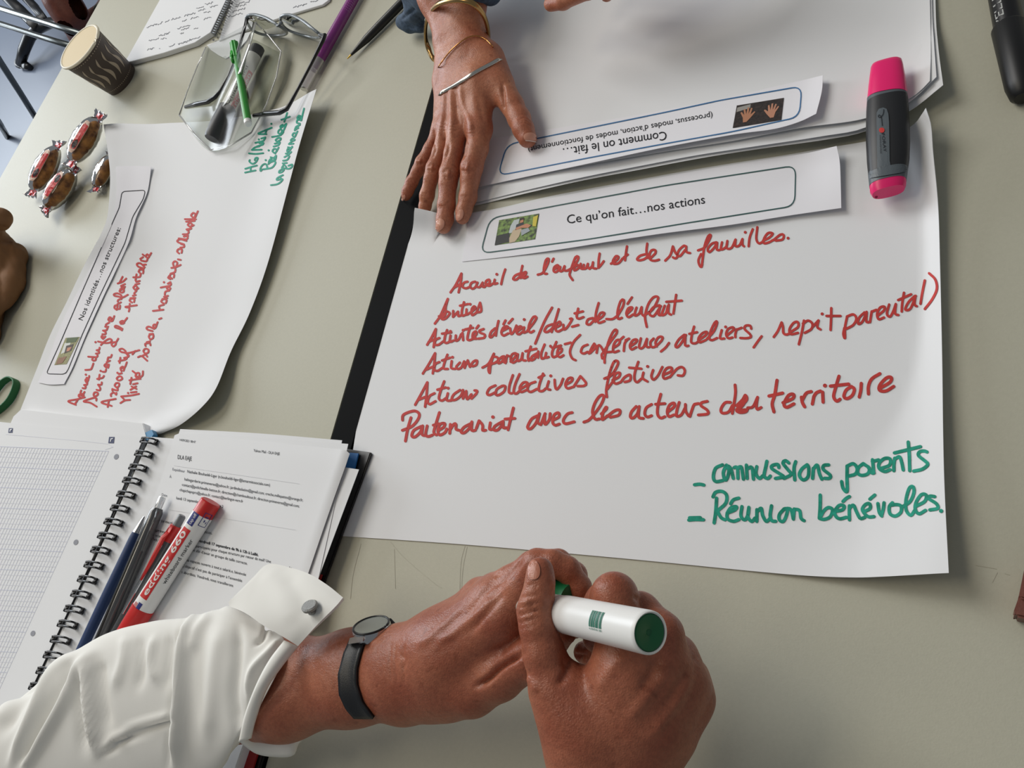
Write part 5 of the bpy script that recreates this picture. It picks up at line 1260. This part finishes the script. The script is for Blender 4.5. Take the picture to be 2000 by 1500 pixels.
# the other hand of the same person, fingertip just entering the photo
h1b = Body(0.0013)
h1b.chain([(1076, 8, 6.0, 14), (1100, 2, 6.4, 16), (1150, -22, 7.2, 19), (1210, -62, 7.8, 24)], .006)
h1b.chain([(1120, -40, 5.2, 13), (1170, -60, 6.4, 17), (1225, -85, 7.6, 22)], .006)
h1b.chain([(1185, -10, 5.4, 13), (1205, -30, 6.2, 16), (1240, -75, 7.8, 22)], .006)
h1b.chain([(1135, -75, 5.6, 12), (1180, -95, 6.6, 16), (1235, -110, 7.6, 20)], .006)
h1b.core([(1225, -75, 7.8, 26), (1300, -130, 8.6, 30)], .012)
h1b.core([(1240, -110, 7.6, 22), (1315, -170, 8.4, 28)], .012)
h1b.core([(1310, -150, 8.6, 32), (1380, -260, 9.5, 36)], .012)
P1 = thing('person', 'person reaching in from the top, flat tanned hand with bracelets holding the sheets down', 'person', U(900, 60, 0))
b1 = skin('body', [h1, h1b], SK1, P1)
z2 = lambda x, y: (760 + x / 5, 180 + y / 5)
rel = []
# tendons and veins on the back of the hand
rel += [([z2(600, -60), z2(600, 100), z2(610, 300), z2(600, 480)], 5, .9), ([z2(690, -120), z2(720, 120), z2(790, 300), z2(800, 440)], 5.5, 1.0), ([z2(540, -40), z2(530, 120), z2(510, 300), z2(480, 470)], 4.5, .8), ([z2(470, 150), z2(440, 260), z2(430, 400)], 4, .5)]
rel += [([z2(565, -20), z2(560, 200), z2(550, 350)], 4.5, -.7), ([z2(650, -40), z2(660, 200), z2(690, 330)], 5, -.8), ([z2(860, 20), z2(900, 180), z2(930, 300)], 6, -.5)]
# knuckle pads and creases
for (cx, cy, w) in ((765, 735, 60), (578, 800, 55), (418, 740, 42), (303, 670, 38)):
    rel += [([z2(cx - w * .3, cy), z2(cx + w * .3, cy + 4)], 8 * w / 60, .8)]
    for k, dy in enumerate((-52, -30, 34, 58)):
        s = .8 if abs(dy) > 40 else 1
        bend = 12 if dy > 0 else -12
        rel += [([z2(cx - w * s, cy + dy * w / 60 - bend * .6), z2(cx, cy + dy * w / 60 + bend * .3), z2(cx + w * s, cy + dy * w / 60 - bend * .6)], 1.5, -.45)]
for (cx, cy, w) in ((735, 1020, 42), (520, 1120, 45), (345, 1000, 30), (210, 860, 26)):
    for dy in (-14, 0, 14):
        rel += [([z2(cx - w, cy + dy), z2(cx, cy + dy + 5), z2(cx + w, cy + dy)], 1.3, -.3)]
for dy in (0, 22, 44):
    rel += [([z2(1250, 270 + dy), z2(1320, 250 + dy), z2(1390, 290 + dy)], 1.6, -.4)]
for x, y in ((800, 390), (630, 330), (520, 330)):
    for dy in (-20, 10, 40): rel += [([z2(x - 50, y + dy), z2(x, y + dy + 8), z2(x + 50, y + dy - 4)], 1.6, -.25)]
# web of the thumb, creases between the fingers
rel += [([z2(1110, -80), z2(1112, 60), z2(1120, 180)], 4, -1.6), ([z2(755, 480), z2(750, 560), z2(720, 640)], 3, -1.2), ([z2(580, 500), z2(575, 570), z2(540, 660)], 3, -1.0), ([z2(440, 480), z2(450, 560), z2(420, 640)], 3, -.8)]
relief(b1.data, [(p, w, a * 1.5) for p, w, a in rel])
TB1 = bvh(b1)
def nail(pts, par, tree, tip=None, m=None):
    Q = [tuple(p) for p in cr(pts, n=4, closed=True)]
    o = decal('fingernail', Q, m or NAIL, tree, par, .0005, 4)
    if tip: ink('nail_tip', [tip], 1.5, NAILW, tree, o, .0008)
nail([z2(450, 1290), z2(470, 1240), z2(510, 1235), z2(540, 1265), z2(530, 1320), z2(490, 1355), z2(452, 1368)], b1, TB1, [z2(448, 1300), z2(446, 1340), z2(455, 1366)])
nail([z2(655, 1200), z2(680, 1150), z2(715, 1145), z2(727, 1180), z2(715, 1230), z2(680, 1255), z2(655, 1245)], b1, TB1)
nail([z2(1312, 430), z2(1340, 400), z2(1400, 395), z2(1440, 430), z2(1448, 478), z2(1400, 476), z2(1330, 468)], b1, TB1, [z2(1330, 472), z2(1390, 478), z2(1446, 490)])
nail([z2(120, 1045), z2(132, 1010), z2(150, 1000), z2(158, 1020), z2(148, 1050), z2(128, 1060)], b1, TB1)
# denim cuff pushed up the forearm
DEN = mat('blue_denim', (72, 92, 116), 0.8, noise=.45, nscale=420, bump=.3, bscale=1200)
dn = Body(0.0016)
dn.core([(786, 44, 1.7, 13), (800, 50, 1.5, 13), (822, 52, 1.5, 12)], .004)
dn.core([(790, 40, 1.9, 12), (812, 22, 3.0, 18), (828, 4, 4.0, 20)], .006)
dn.core([(826, 6, 4.6, 14), (850, -28, 6.4, 22), (900, -34, 7.4, 24), (942, -22, 6.2, 22), (958, -8, 4.5, 16)], .006)
dn.core([(800, -60, 6.0, 50), (870, -70, 7.0, 60), (950, -60, 5.5, 46)], .02)
dn.core([(840, -90, 7.0, 66), (880, -260, 10, 72)], .02)
cuff1 = skin('denim_cuff', [dn], DEN, P1)
relief(cuff1.data, [([(784, 38), (800, 26), (812, 16)], 3, -2), ([(783, 42), (795, 52), (812, 56)], 2, -1), ([(815, 30), (826, 44), (824, 54)], 2, -1.5)])
# bracelets
GOLD = mat('gold', (206, 150, 92), 0.25, metal=1.0); SILV = mat('silver', (206, 204, 196), 0.22, metal=1.0); BRONZE = mat('bronze_bangle', (172, 140, 92), 0.25, metal=1.0)
def bracelet(name, label, px, back, r, m, flat=None, lift=.0006, th=None):
    P = [hit(x, y, TB1, lift + (th or r)) for x, y in px]
    P += [U(*q) for q in back]
    pts = [tuple(p) for p in cr([tuple(p) for p in P], n=6, closed=True)]
    o = tube(name, pts, r, m, None, 8, closed=True, flat=flat)
    tag(o, label, 'bracelet'); return o
z4 = lambda x, y: (760 + x / 6.25, y / 6.25)
bracelet('bracelet', 'fine gold chain bracelet around the wrist of the flat hand', [z4(600, 815), z4(680, 705), z4(750, 620), z4(850, 530), z4(950, 462), z4(1040, 440), z4(1110, 448), z4(1190, 490), z4(1262, 568)],
         [(966, 100, 2.2), (955, 118, 1.2), (915, 140, .9), (872, 146, 1.3), (852, 138, 2.2)], .0006, GOLD)
bracelet('bracelet', 'flat silver bracelet across the back of the flat hand', [z4(620, 1142), z4(700, 1095), z4(850, 1010), z4(990, 920), z4(1100, 855), z4(1250, 775), z4(1352, 722)],
         [(980, 122, 2.0), (965, 150, .9), (915, 178, .7), (872, 196, 1.1), (858, 190, 2.0)], 0.0017, SILV, flat=((.45, -.35, .82), .35), lift=.0002, th=.0008)
pts = [tuple(p) for p in cr([tuple(U(*q)) for q in ((851, 118, 1.2), (836, 92, 1.9), (831, 65, 3.2), (836, 32, 5.0), (856, 8, 6.9), (888, 0, 7.6), (918, 4, 7.3), (938, 20, 6.3), (950, 44, 4.9), (954, 78, 3.0), (944, 104, 1.3), (900, 128, .6))], n=6, closed=True)]
o = tube('bangle', pts, .0017, BRONZE, None, 10, closed=True, flat=((0.3, 0.8, 0.5), 1.5)); tag(o, 'wide bronze bangle hanging loosely on the forearm above the chain bracelet', 'bangle')
o = tube('thread_bracelet', [tuple(p) for p in cr([tuple(U(*q)) for q in ((856, 136, 3.0), (850, 141, 2.4), (848, 150, 1.8), (852, 159, 1.2), (862, 164, .8), (890, 170, .5), (930, 150, .5), (890, 140, .9))], n=5, closed=True)], .0005, BLACKP, None, 6, closed=True)
tag(o, 'thin black thread bracelet hanging below the wrist of the flat hand', 'bracelet')

# ---------------------------------------------- person at the bottom: two hands with the green marker
la = Body(0.0012)
la.core([(420, 1330, 6.2, 68), (560, 1312, 6.2, 61), (690, 1296, 6.3, 57), (770, 1287, 6.5, 55)], .015)
la.core([(420, 1390, 6.0, 66), (560, 1376, 6.0, 60), (690, 1350, 6.1, 57), (780, 1346, 6.1, 55)], .015)
la.core([(780, 1290, 6.6, 55), (860, 1262, 7.3, 56), (962, 1172, 8.4, 40)], .015)
la.core([(790, 1320, 6.6, 58), (880, 1290, 7.5, 58), (985, 1208, 8.9, 44)], .015)
la.core([(780, 1300, 6.0, 50), (860, 1250, 6.5, 46), (938, 1160, 7.2, 26)], .012)
la.core([(965, 1142, 8.0, 22), (988, 1136, 8.2, 18)], .006)
la.core([(800, 1346, 6.1, 56), (872, 1338, 6.5, 64)], .015)
la.chain([(985, 1208, 8.9, 44), (1020, 1150, 9.6, 34), (1050, 1103, 10.2, 30), (1080, 1100, 10.2, 25), (1108, 1112, 9.8, 24), (1132, 1146, 9.2, 22), (1136, 1168, 9.0, 19)], .008)
la.chain([(962, 1172, 8.4, 38), (1000, 1135, 8.8, 30), (1040, 1104, 9.0, 27), (1090, 1098, 9.0, 24), (1122, 1122, 8.6, 23), (1132, 1156, 8.2, 21)], .008)
la.chain([(938, 1160, 7.2, 26), (990, 1150, 7.4, 26), (1050, 1150, 7.4, 24), (1090, 1185, 7.6, 22)], .008)
la.chain([(850, 1342, 6.4, 62), (920, 1342, 7.0, 56), (975, 1320, 7.6, 47), (1030, 1288, 8.4, 40), (1075, 1250, 9.2, 34), (1100, 1232, 9.6, 28)], .006)
ra = Body(0.0012)
ra.core([(1100, 2450, 9.0, 84), (1115, 1760, 8.4, 72), (1145, 1500, 9.2, 62)], .010)
ra.core([(1210, 2450, 9.0, 84), (1222, 1760, 8.2, 72), (1250, 1500, 8.8, 64)], .010)
ra.core([(1160, 1500, 9.4, 70), (1180, 1400, 10.0, 78), (1222, 1318, 10.7, 58)], .010)
ra.core([(1205, 1500, 9.0, 70), (1250, 1400, 9.6, 76), (1286, 1312, 10.0, 53)], .010)
ra.core([(1235, 1500, 8.6, 68), (1282, 1408, 8.9, 64), (1326, 1332, 8.9, 45)], .010)
ra.core([(1245, 1500, 8.2, 60), (1300, 1425, 8.2, 50), (1345, 1358, 8.0, 36)], .008)
ra.core([(1145, 1470, 9.8, 66), (1118, 1390, 10.6, 58)], .010)
ra.chain([(1135, 1430, 10.2, 68), (1084, 1340, 11.4, 50), (1062, 1275, 12.1, 40), (1050, 1225, 12.5, 34.5), (1046, 1192, 12.6, 35), (1051, 1165, 12.8, 30), (1055, 1135, 12.9, 27), (1055, 1114, 12.9, 26)], .012)
ra.chain([(1222, 1318, 10.7, 62), (1218, 1240, 11.2, 50), (1200, 1164, 11.6, 44), (1180, 1175, 10.6, 35), (1150, 1205, 9.6, 30), (1120, 1222, 9.4, 25)], .012)
ra.chain([(1288, 1312, 10.0, 56), (1290, 1240, 10.4, 44), (1250, 1196, 10.2, 38), (1205, 1225, 9.2, 32), (1165, 1248, 8.6, 27)], .010)
ra.chain([(1328, 1338, 8.9, 50), (1318, 1280, 9.0, 40), (1275, 1262, 8.6, 36), (1225, 1275, 8.0, 30), (1165, 1282, 7.6, 26), (1142, 1274, 7.4, 22)], .010)
ra.chain([(1348, 1366, 8.0, 42), (1345, 1320, 7.6, 34), (1300, 1310, 7.2, 30), (1250, 1310, 7.0, 26)], .010)
P2 = thing('person', 'person in a white shirt, both hands pulling the cap off a green marker', 'person', U(900, 1400, 0))
b2 = skin('body', [la, ra], SK2, P2)
zl = lambda x, y: (600 + x / 3.333, 1050 + y / 3.333)
zr = lambda x, y: (850 + x / 3.333, 1050 + y / 3.333)
rel = []
# left hand: tendons, wrist creases, crease between thumb and hand
rel += [([zl(740, 700), zl(900, 560), zl(1050, 430), zl(1200, 270)], 7, .8), ([zl(820, 720), zl(980, 600), zl(1130, 480), zl(1240, 340), zl(1400, 160)], 8, .9), ([zl(1060, 620), zl(1180, 480), zl(1280, 360)], 6, -.8), ([zl(930, 560), zl(1040, 440), zl(1130, 330)], 6, -.6)]
rel += [([zl(1180, 410), zl(1240, 350), zl(1330, 250), zl(1420, 130)], 4, -1.1)]
rel += [([zl(1100, 970), zl(1180, 920), zl(1260, 840), zl(1400, 760)], 6, -3.2)]
for x in (545, 575, 630): rel += [([zl(x, 690), zl(x - 8, 800), zl(x + 5, 950)], 2.5, -.5)]
rel += [([zl(600, 760), zl(640, 800), zl(620, 860)], 3, -.5), ([zl(700, 690), zl(820, 660), zl(960, 640)], 8, .4)]
for k in range(3): rel += [([zl(1140 + k * 40, 250 + k * 8), zl(1200 + k * 30, 240), zl(1260, 232)], 2.2, -.4)]
# right hand: thumb knuckle folds, web, back of the hand
for y, a in ((390, -.7), (440, -.9), (490, -1.1), (540, -.8), (580, -.5)):
    rel += [([zr(545, y + 15), zr(600, y), zr(680, y - 22)], 2.4, a)]
rel += [([zr(550, 440), zr(590, 425), zr(620, 430)], 7, 1.0), ([zr(600, 320), zr(650, 300), zr(660, 330)], 3, -.5)]
rel += [([zr(590, 900), zr(640, 960), zr(650, 1010)], 8, 1.0), ([zr(840, 780), zr(860, 860), zr(800, 960)], 8, -1.4), ([zr(860, 760), zr(940, 770), zr(1000, 760)], 4, -1.2)]
rel += [([zr(880, 770), zr(880, 840)], 2.5, -.7), ([zr(930, 760), zr(940, 830)], 2.5, -.7), ([zr(980, 760), zr(1000, 830)], 2.5, -.6)]
rel += [([zr(1050, 1000), zr(1150, 850), zr(1250, 760)], 14, .8), ([zr(1250, 1200), zr(1420, 980), zr(1540, 820)], 12, .8), ([zr(1400, 1300), zr(1560, 1080), zr(1660, 920)], 10, .8), ([zr(1340, 1000), zr(1420, 860), zr(1460, 780)], 10, -.9), ([zr(1500, 1100), zr(1590, 960), zr(1640, 860)], 9, -.9)]
rel += [([zr(1290, 390), zr(1320, 400), zr(1360, 460)], 4, -.8)]
relief(b2.data, [(p, w, a * 1.35) for p, w, a in rel])
TB2 = bvh(b2)
nail([zr(605, 190), zr(625, 150), zr(655, 150), zr(680, 190), zr(680, 240), zr(660, 268), zr(625, 270), zr(604, 240)], b2, TB2, None, NAIL2)

# white sleeve: a wide tube with drawn folds, open at the wrist
SHIRT = mat('white_cotton_shirt', (236, 235, 230), 0.85, bump=0.12, bscale=2500, sss=0.0, spec=0.2)
st = [((570, 1258), (474, 1446), 6.2, 1.72), ((545, 1240), (452, 1470), 6.2, 1.62), ((505, 1222), (440, 1492), 6.3, 1.42), ((440, 1190), (405, 1530), 6.4, 1.05), ((378, 1206), (340, 1560), 6.4, .85), ((297, 1214), (235, 1600), 6.4, .8), ((196, 1243), (120, 1650), 6.4, .8), ((105, 1306), (10, 1710), 6.4, .8), ((0, 1390), (-110, 1790), 6.6, .8), ((-120, 1470), (-240, 1900), 7, .8)]
cen = []; wid = []; par = []
for a, b, h, k in st:
    c = U((a[0] + b[0]) / 2, (a[1] + b[1]) / 2, h); dep = -(RM @ (c - CAM)).z
    def at(p):
        d = ray(*p); return CAM + d * dep
    cen.append(tuple(c)); wid.append(tuple((at(a) - at(b)) / 2)); par.append((k,))
nS = 150
ki = np.linspace(0, len(st) - 1, nS)
def spl(arr): 
    Q = cr(arr, n=20); return np.stack([np.interp(ki, np.linspace(0, len(st) - 1, len(Q)), Q[:, j]) for j in range(Q.shape[1])], 1)
Cn, Wn, Kn = spl(cen), spl(wid), spl(par)
V = []; nR = 120
for i in range(nS):
    c = Vector(Cn[i]); w = Vector(Wn[i]); tv = (CAM - c).normalized(); k = Kn[i][0]
    for j in range(nR):
        a = 2 * math.pi * j / nR
        V.append(c + w * math.cos(a) + tv * math.sin(a) * w.length * .62 * k)
Fc = [(i * nR + j, i * nR + (j + 1) % nR, (i + 1) * nR + (j + 1) % nR, (i + 1) * nR + j) for i in range(nS - 1) for j in range(nR)]
sl = mesh('shirt_sleeve', V, Fc, SHIRT, P2)
bm = bmesh.new(); bm.from_mesh(sl.data); bmesh.ops.recalc_face_normals(bm, faces=bm.faces[:]); bm.to_mesh(sl.data); bm.free(); sl.data.update()
nin = sum(1 for k, v in enumerate(sl.data.vertices) if v.normal.dot(v.co - Vector(Cn[k // nR])) < 0)
if nin > len(sl.data.vertices) / 2: sl.data.flip_normals()
zs = lambda x, y: (x / 2.857, 975 + y / 2.857)
relief(sl.data, [
    ([zs(480, 850), zs(300, 960), zs(180, 1200), zs(60, 1480)], 9, 5), ([zs(520, 850), zs(420, 980), zs(350, 1150), zs(180, 1420), zs(120, 1500)], 9, 6),
    ([zs(400, 960), zs(280, 1150), zs(120, 1480)], 10, -6), ([zs(500, 900), zs(485, 1020), zs(500, 1180), zs(540, 1420)], 9, 6), ([zs(450, 1000), zs(440, 1150), zs(470, 1400)], 10, -5),
    ([zs(560, 900), zs(560, 1050), zs(600, 1300)], 12, -4), ([zs(700, 760), zs(690, 900), zs(640, 1050)], 10, 3), ([zs(780, 760), zs(790, 920), zs(770, 1060)], 9, -3),
    ([zs(870, 760), zs(840, 900), zs(880, 1020)], 8, 3), ([zs(950, 760), zs(940, 900), zs(930, 1060)], 8, -3),
    ([zs(1000, 1185), zs(850, 1240), zs(700, 1300), zs(560, 1390)], 5, 4), ([zs(1000, 1215), zs(850, 1270), zs(700, 1335), zs(580, 1420)], 6, -4),
    ([zs(1085, 650), zs(1040, 760), zs(1015, 900), zs(1005, 1100), zs(990, 1300), zs(975, 1480)], 14, 8), ([zs(1050, 660), zs(1005, 780), zs(985, 900), zs(975, 1100), zs(958, 1300), zs(945, 1480)], 8, -6),
    ([zs(1240, 700), zs(1200, 900), zs(1180, 1100), zs(1150, 1350)], 16, 3), ([zs(1330, 720), zs(1320, 900), zs(1300, 1100), zs(1330, 1300)], 10, -4),
    ([zs(1490, 700), zs(1470, 770), zs(1420, 810)], 5, -3), ([zs(1560, 790), zs(1500, 860), zs(1410, 960), zs(1390, 1100)], 8, 4), ([zs(1580, 830), zs(1480, 960), zs(1420, 1080), zs(1390, 1200)], 5, -4),
    ([zs(1230, 590), zs(1300, 620), zs(1400, 670), zs(1500, 740)], 6, 3), ([zs(1180, 640), zs(1120, 720), zs(1080, 850)], 8, 3),
    ([zs(200, 1000), zs(120, 1120), zs(20, 1300)], 12, -4), ([zs(100, 1000), zs(60, 1120), zs(-20, 1260)], 12, 4)], -.3)
md = sl.modifiers.new('cloth', 'SOLIDIFY'); md.thickness = .0007; md.offset = -1
# right sleeve, below the frame
rs = [U(1172, 1900, 8.4), U(1168, 1960, 8.6), U(1160, 2150, 9.0), U(1150, 2480, 9.4)]
q_ = [tuple(p) for p in cr([tuple(p) for p in rs], n=8)]
V, Fc = tubeV(q_, [.040 + .002 * math.sin(i * 1.7) for i in range(len(q_))], 40)
mesh('shirt_sleeve', V, Fc[:-2], SHIRT, P2)
# cuff band along the opening, turned back flap with its link, lower lip
def cpatch(name, outer, inner, m, parent, n=30, k=6, puff=0.0):
    A_ = line3(outer, n); B_ = line3(inner, n); V = []
    for i in range(k + 1):
        t = i / k
        for j in range(n + 1):
            p = A_[j] * (1 - t) + B_[j] * t
            V.append(Vector(p) + (CAM - Vector(p)).normalized() * puff * math.sin(math.pi * t))
    Fc = [(i * (n + 1) + j, i * (n + 1) + j + 1, (i + 1) * (n + 1) + j + 1, (i + 1) * (n + 1) + j) for i in range(k) for j in range(n)]
    o = mesh(name, V, Fc, m, parent); md = o.modifiers.new('t', 'SOLIDIFY'); md.thickness = .0016; md.offset = 0; return o
band = cpatch('cuff_band', [(581, 1262, 8.6), (548, 1303, 9.4), (520, 1345, 9.4), (500, 1400, 8.6), (490, 1440, 7.6)],
       [(556, 1252, 9.2), (526, 1292, 9.9), (500, 1342, 9.9), (480, 1395, 9.0), (468, 1448, 7.6)], SHIRT, sl, puff=.003)
fl_ = sheet('cuff_flap', [(446, 1176, 9.9), (472, 1150, 9.6), (498, 1124, 9.2), (524, 1102, 8.8), (565, 1108, 8.9), (604, 1121, 9.2), (640, 1143, 9.4), (670, 1167, 9.5)],
            [(448, 1184, 9.9), (480, 1198, 10.2), (515, 1222, 10.2), (560, 1248, 9.8), (582, 1262, 9.4)],
            [(446, 1176, 9.9), (448, 1184, 9.9)], [(670, 1167, 9.5), (655, 1185, 9.8), (618, 1222, 9.8), (582, 1262, 9.4)], SHIRT, sl, nu=40, nv=24, thick=.0022, smooth=True)
relief(fl_.data, [([zs(1480, 400), zs(1560, 520), zs(1640, 700)], 20, 1.2), ([zs(1600, 420), zs(1680, 540), zs(1720, 660)], 14, -1.0)], -2)
cpatch('cuff_lip', [(469, 1447, 7.0), (500, 1470, 5.5), (540, 1477, 4.6), (572, 1474, 4.2), (582, 1452, 4.0), (612, 1418, 3.8)],
       [(476, 1440, 7.2), (497, 1426, 6.0), (525, 1430, 5.2), (556, 1430, 4.8), (585, 1424, 4.4), (610, 1414, 4.0)], SHIRT, sl, puff=.004)
lc = hit(609, 1193, bvh(fl_), 0.001); dn_ = (CAM - lc).normalized()
lk = dn_ * .5 + (RT @ Vector((-.35, .75, 0)))
lathe('cufflink', lc - lk * .001, lc + lk, [(0, .0026), (.0015, .0026), (.002, .0018), (.0032, .0018), (.0036, .0048), (.0052, .0050), (.006, .0042)], mat('silver_link', (150, 150, 148), .3, metal=1.0, bump=.8, bscale=2500), fl_, 20)

# ---------------------------------------------- wristwatch
WT = thing('wristwatch', 'round silver wristwatch with a black strap on the left wrist of the person in white', 'watch', U(705, 1290, 0))
BSTR = mat('black_leather_strap', (26, 28, 32), 0.42, bump=.2, bscale=1500)
Lp = resample([(683, 1252), (672, 1276), (661, 1318), (663, 1356), (676, 1384), (692, 1402)], 24); Rp = resample([(712, 1252), (704, 1278), (697, 1306), (697, 1336), (708, 1372), (730, 1402)], 24)
V = []; Fc = []
for i in range(25):
    for j in range(7):
        p = Lp[i] + (Rp[i] - Lp[i]) * j / 6
        V.append(hit(p[0], p[1], TB2, .0012, 6.0))
Fc = [(i * 7 + j, i * 7 + j + 1, (i + 1) * 7 + j + 1, (i + 1) * 7 + j) for i in range(24) for j in range(6)]
sp_ = mesh('strap', V, Fc, BSTR, WT); md = sp_.modifiers.new('t', 'SOLIDIFY'); md.thickness = .002; md.offset = 0
wc = U(727, 1231, 7.7); up_i = RT @ Vector((-.22, .975, 0)); fn = (up_i * .97 + (CAM - wc).normalized() * .2).normalized()
lathe('case', wc - fn * .0035, wc + fn, [(0, .0100), (.0008, .0112), (.0055, .0116), (.0068, .0108)], CHROME, WT, 40)
lathe('dial', wc + fn * .0031, wc + fn, [(0, .0104), (.0004, .0104)], mat('grey_dial', (120, 124, 118), .2, coat=1.0), WT, 40)
tube('bezel', [wc + fn * .0034 + (frame(fn)[0] * math.cos(a) + frame(fn)[1] * math.sin(a)) * .0107 for a in np.linspace(0, 2 * math.pi, 41)[:-1]], .0007, BLACKP, WT, 8, closed=True)
lathe('crown', U(752, 1231, 7.6), U(762, 1229, 7.6), [(0, .0014), (.002, .0014)], CHROME, WT, 12)
wl = [U(683, 1246, 8.4), U(712, 1240, 8.4), U(708, 1254, 8.6), U(680, 1258, 8.6)]
lug = [p + (CAM - p).normalized() * .004 for p in wl]
mesh('lug', wl + lug, [(4, 5, 6, 7), (0, 1, 5, 4), (1, 2, 6, 5), (2, 3, 7, 6), (3, 0, 4, 7)], CHROME, WT, smooth=False)
bk = tube('buckle', [U(692, 1404, 5.0), U(730, 1403, 5.0), U(758, 1402, 4.8), U(764, 1396, 4.6)], .0014, CHROME, WT, 10)
tube('strap_end', [U(738, 1218, 6.8), U(760, 1218, 6.4), U(774, 1228, 5.6)], [.003, .0034, .003], BSTR, WT, 10, flat=((0, 0, 1), .5))

# ---------------------------------------------- green marker and its cap
GCAP = mat('dark_green_plastic', (10, 98, 56), 0.35)
ma, mb = U(1087, 1196, 11.5), U(1271, 1236, 15.3)
dm = (mb - ma).normalized(); ma0 = ma - dm * .035; Ln = (mb - ma0).length; r = .00885
GM = thing('board_marker', 'white marker with a green end held up between both hands', 'marker', ma0)
lathe('barrel', ma0, mb, [(.0405, r * .96), (.0445, r), (Ln - .002, r), (Ln - .0006, r * .985), (Ln, r * .93), (Ln - .0006, r * .86), (Ln - .004, r * .85)], WHITEP, GM, 48)
lathe('end_plug', mb - dm * .0038, mb, [(0, r * .84), (.003, r * .84), (.0034, r * .78), (.0030, r * .2), (.0024, r * .12), (.0024, 0)], GCAP, GM, 40)
lathe('grip_section', ma0, mb, [(0, r * .5), (.012, r * .62), (.014, r * .9), (.041, r * .96)], mat('warm_grey_sleeve', (190, 180, 170), .4), GM, 32)
lathe('nib', ma0 - dm * .008, ma0, [(0, r * .15), (.003, r * .28), (.008, r * .3)], GCAP, GM, 12)
f = cyl_map(ma0, mb, r, CAM - (ma0 + mb) / 2)
Pm = lambda x, y: (Vector(U(x, y, 14.3)) - ma0).dot(dm)
u0, u1 = Pm(1155, 1215), Pm(1201, 1225); um = (u0 + u1) / 2
tst = U(1175, 1190, 14.3); s_ = 1 if (f(um, .004) - tst).length < (f(um, -.004) - tst).length else -1
r5 = random.Random(11)
u = u0; V = []; Fc = []
while u < u1:
    w_ = r5.choice((.0002, .0004, .0006, .0009))
    if u + w_ > u1: break
    n_ = 8; k = len(V)
    for i in range(n_ + 1):
        v = s_ * (.0042 - .0070 * i / n_); V += [f(u, v, .0002), f(u + w_, v, .0002)]
    Fc += [(k + 2 * i, k + 2 * i + 1, k + 2 * i + 3, k + 2 * i + 2) for i in range(n_)]
    u += w_ + r5.choice((.0002, .0003, .0005))
mesh('barcode_print', V, Fc, mat('green_print', (52, 120, 100), .5), GM)
cyl_text('lettering', f, '4 004764 381', u0, u1, s_ * -.0040, .0009, MATS['green_print'], GM, flip=s_)
k0, k1 = U(1120, 1172, 9.4), U(1060, 1146, 8.4)
cp = lathe('marker_cap', k0, k1, [(0, .0074), (.0002, .0088), (.03, .0086), (.034, .006)], GCAP, None, 28)
tag(cp, 'dark green marker cap held in the left fingers, just showing above the white barrel', 'cap')

# ---------------------------------------------- someone's leg under the far side of the table, chairs
lg = Body(0.006)
FH = -66
def onfloor(px, py, z): return (px, py, z)
lg.core([(85, -80, -45, 34), (120, 0, -55, 27), (140, 32, -60, 24), (160, 72, -68, 20)], .05)
lg.core([(160, 72, -68, 20), (185, 40, -70, 17), (215, 5, -71, 15), (235, -30, -72, 12)], .03)
P3 = thing('person', 'person showing only a bare lower leg and foot behind the paper cup', 'person', U(150, 60, -74))
leg = skin('body', [lg], SK3, P3)
for v in leg.data.vertices: v.co.z = max(v.co.z, .001)
sd = tube('sandal_strap', [U(178, 26, -68), U(186, 14, -66.5), U(196, 6, -68)], .006, mat('patterned_strap', (110, 112, 84), .6, noise=1, nscale=90, rgb2=(20, 30, 34)), P3, 8)

TUBE_ = mat('dark_chrome_tube', (92, 96, 95), 0.28, metal=1.0)
CHR = thing('tubular_chair', 'chair of grey metal tubes at the top left, partly hidden by the paper cup', 'chair', U(60, 60, -74))
def fl_t(name, pts, r, m, par): return tube(name, [U(*p) for p in pts], r, m, par, 12)
fl_t('frame_tube', [(-120, -32, -30), (0, 16, -30), (100, 48, -30), (190, 76, -30)], .0085, TUBE_, CHR)
fl_t('frame_tube', [(-120, 6, -42), (0, 46, -42), (80, 72, -42), (180, 102, -42)], .0095, TUBE_, CHR)
fl_t('leg', [(-40, 50, -30), (0, 120, -45), (40, 182, -60), (76, 240, -74)], .011, TUBE_, CHR)
fl_t('leg', [(-30, 190, -50), (0, 242, -65), (15, 268, -74)], .011, TUBE_, CHR)
fl_t('seat_support', [(-160, -20, -28), (-100, 20, -28), (-40, 60, -29)], .012, TUBE_, CHR)
OFC = mat('black_nylon', (22, 24, 28), 0.3)
OC = thing('office_chair', 'black office chair base with a curved leg on the floor at the top left', 'chair', U(40, 125, -74))
fl_t('base_leg', [(140, 38, -68), (100, 44, -66), (75, 55, -65.5), (58, 72, -66), (48, 95, -67.5), (40, 124, -71.5)], [.019, .021, .023, .024, .023, .02], OFC, OC)
fl_t('foot', [(38, 124, -72), (50, 128, -72.5), (58, 131, -72.5)], [.022, .019, .012], OFC, OC)
fl_t('base_leg', [(75, 55, -65), (40, 20, -60), (5, -12, -54), (-40, -60, -48)], [.022, .022, .02, .02], OFC, OC)
fl_t('base_leg', [(88, 42, -65), (68, 14, -62), (45, -10, -58), (10, -50, -52)], [.018, .018, .018, .018], OFC, OC)
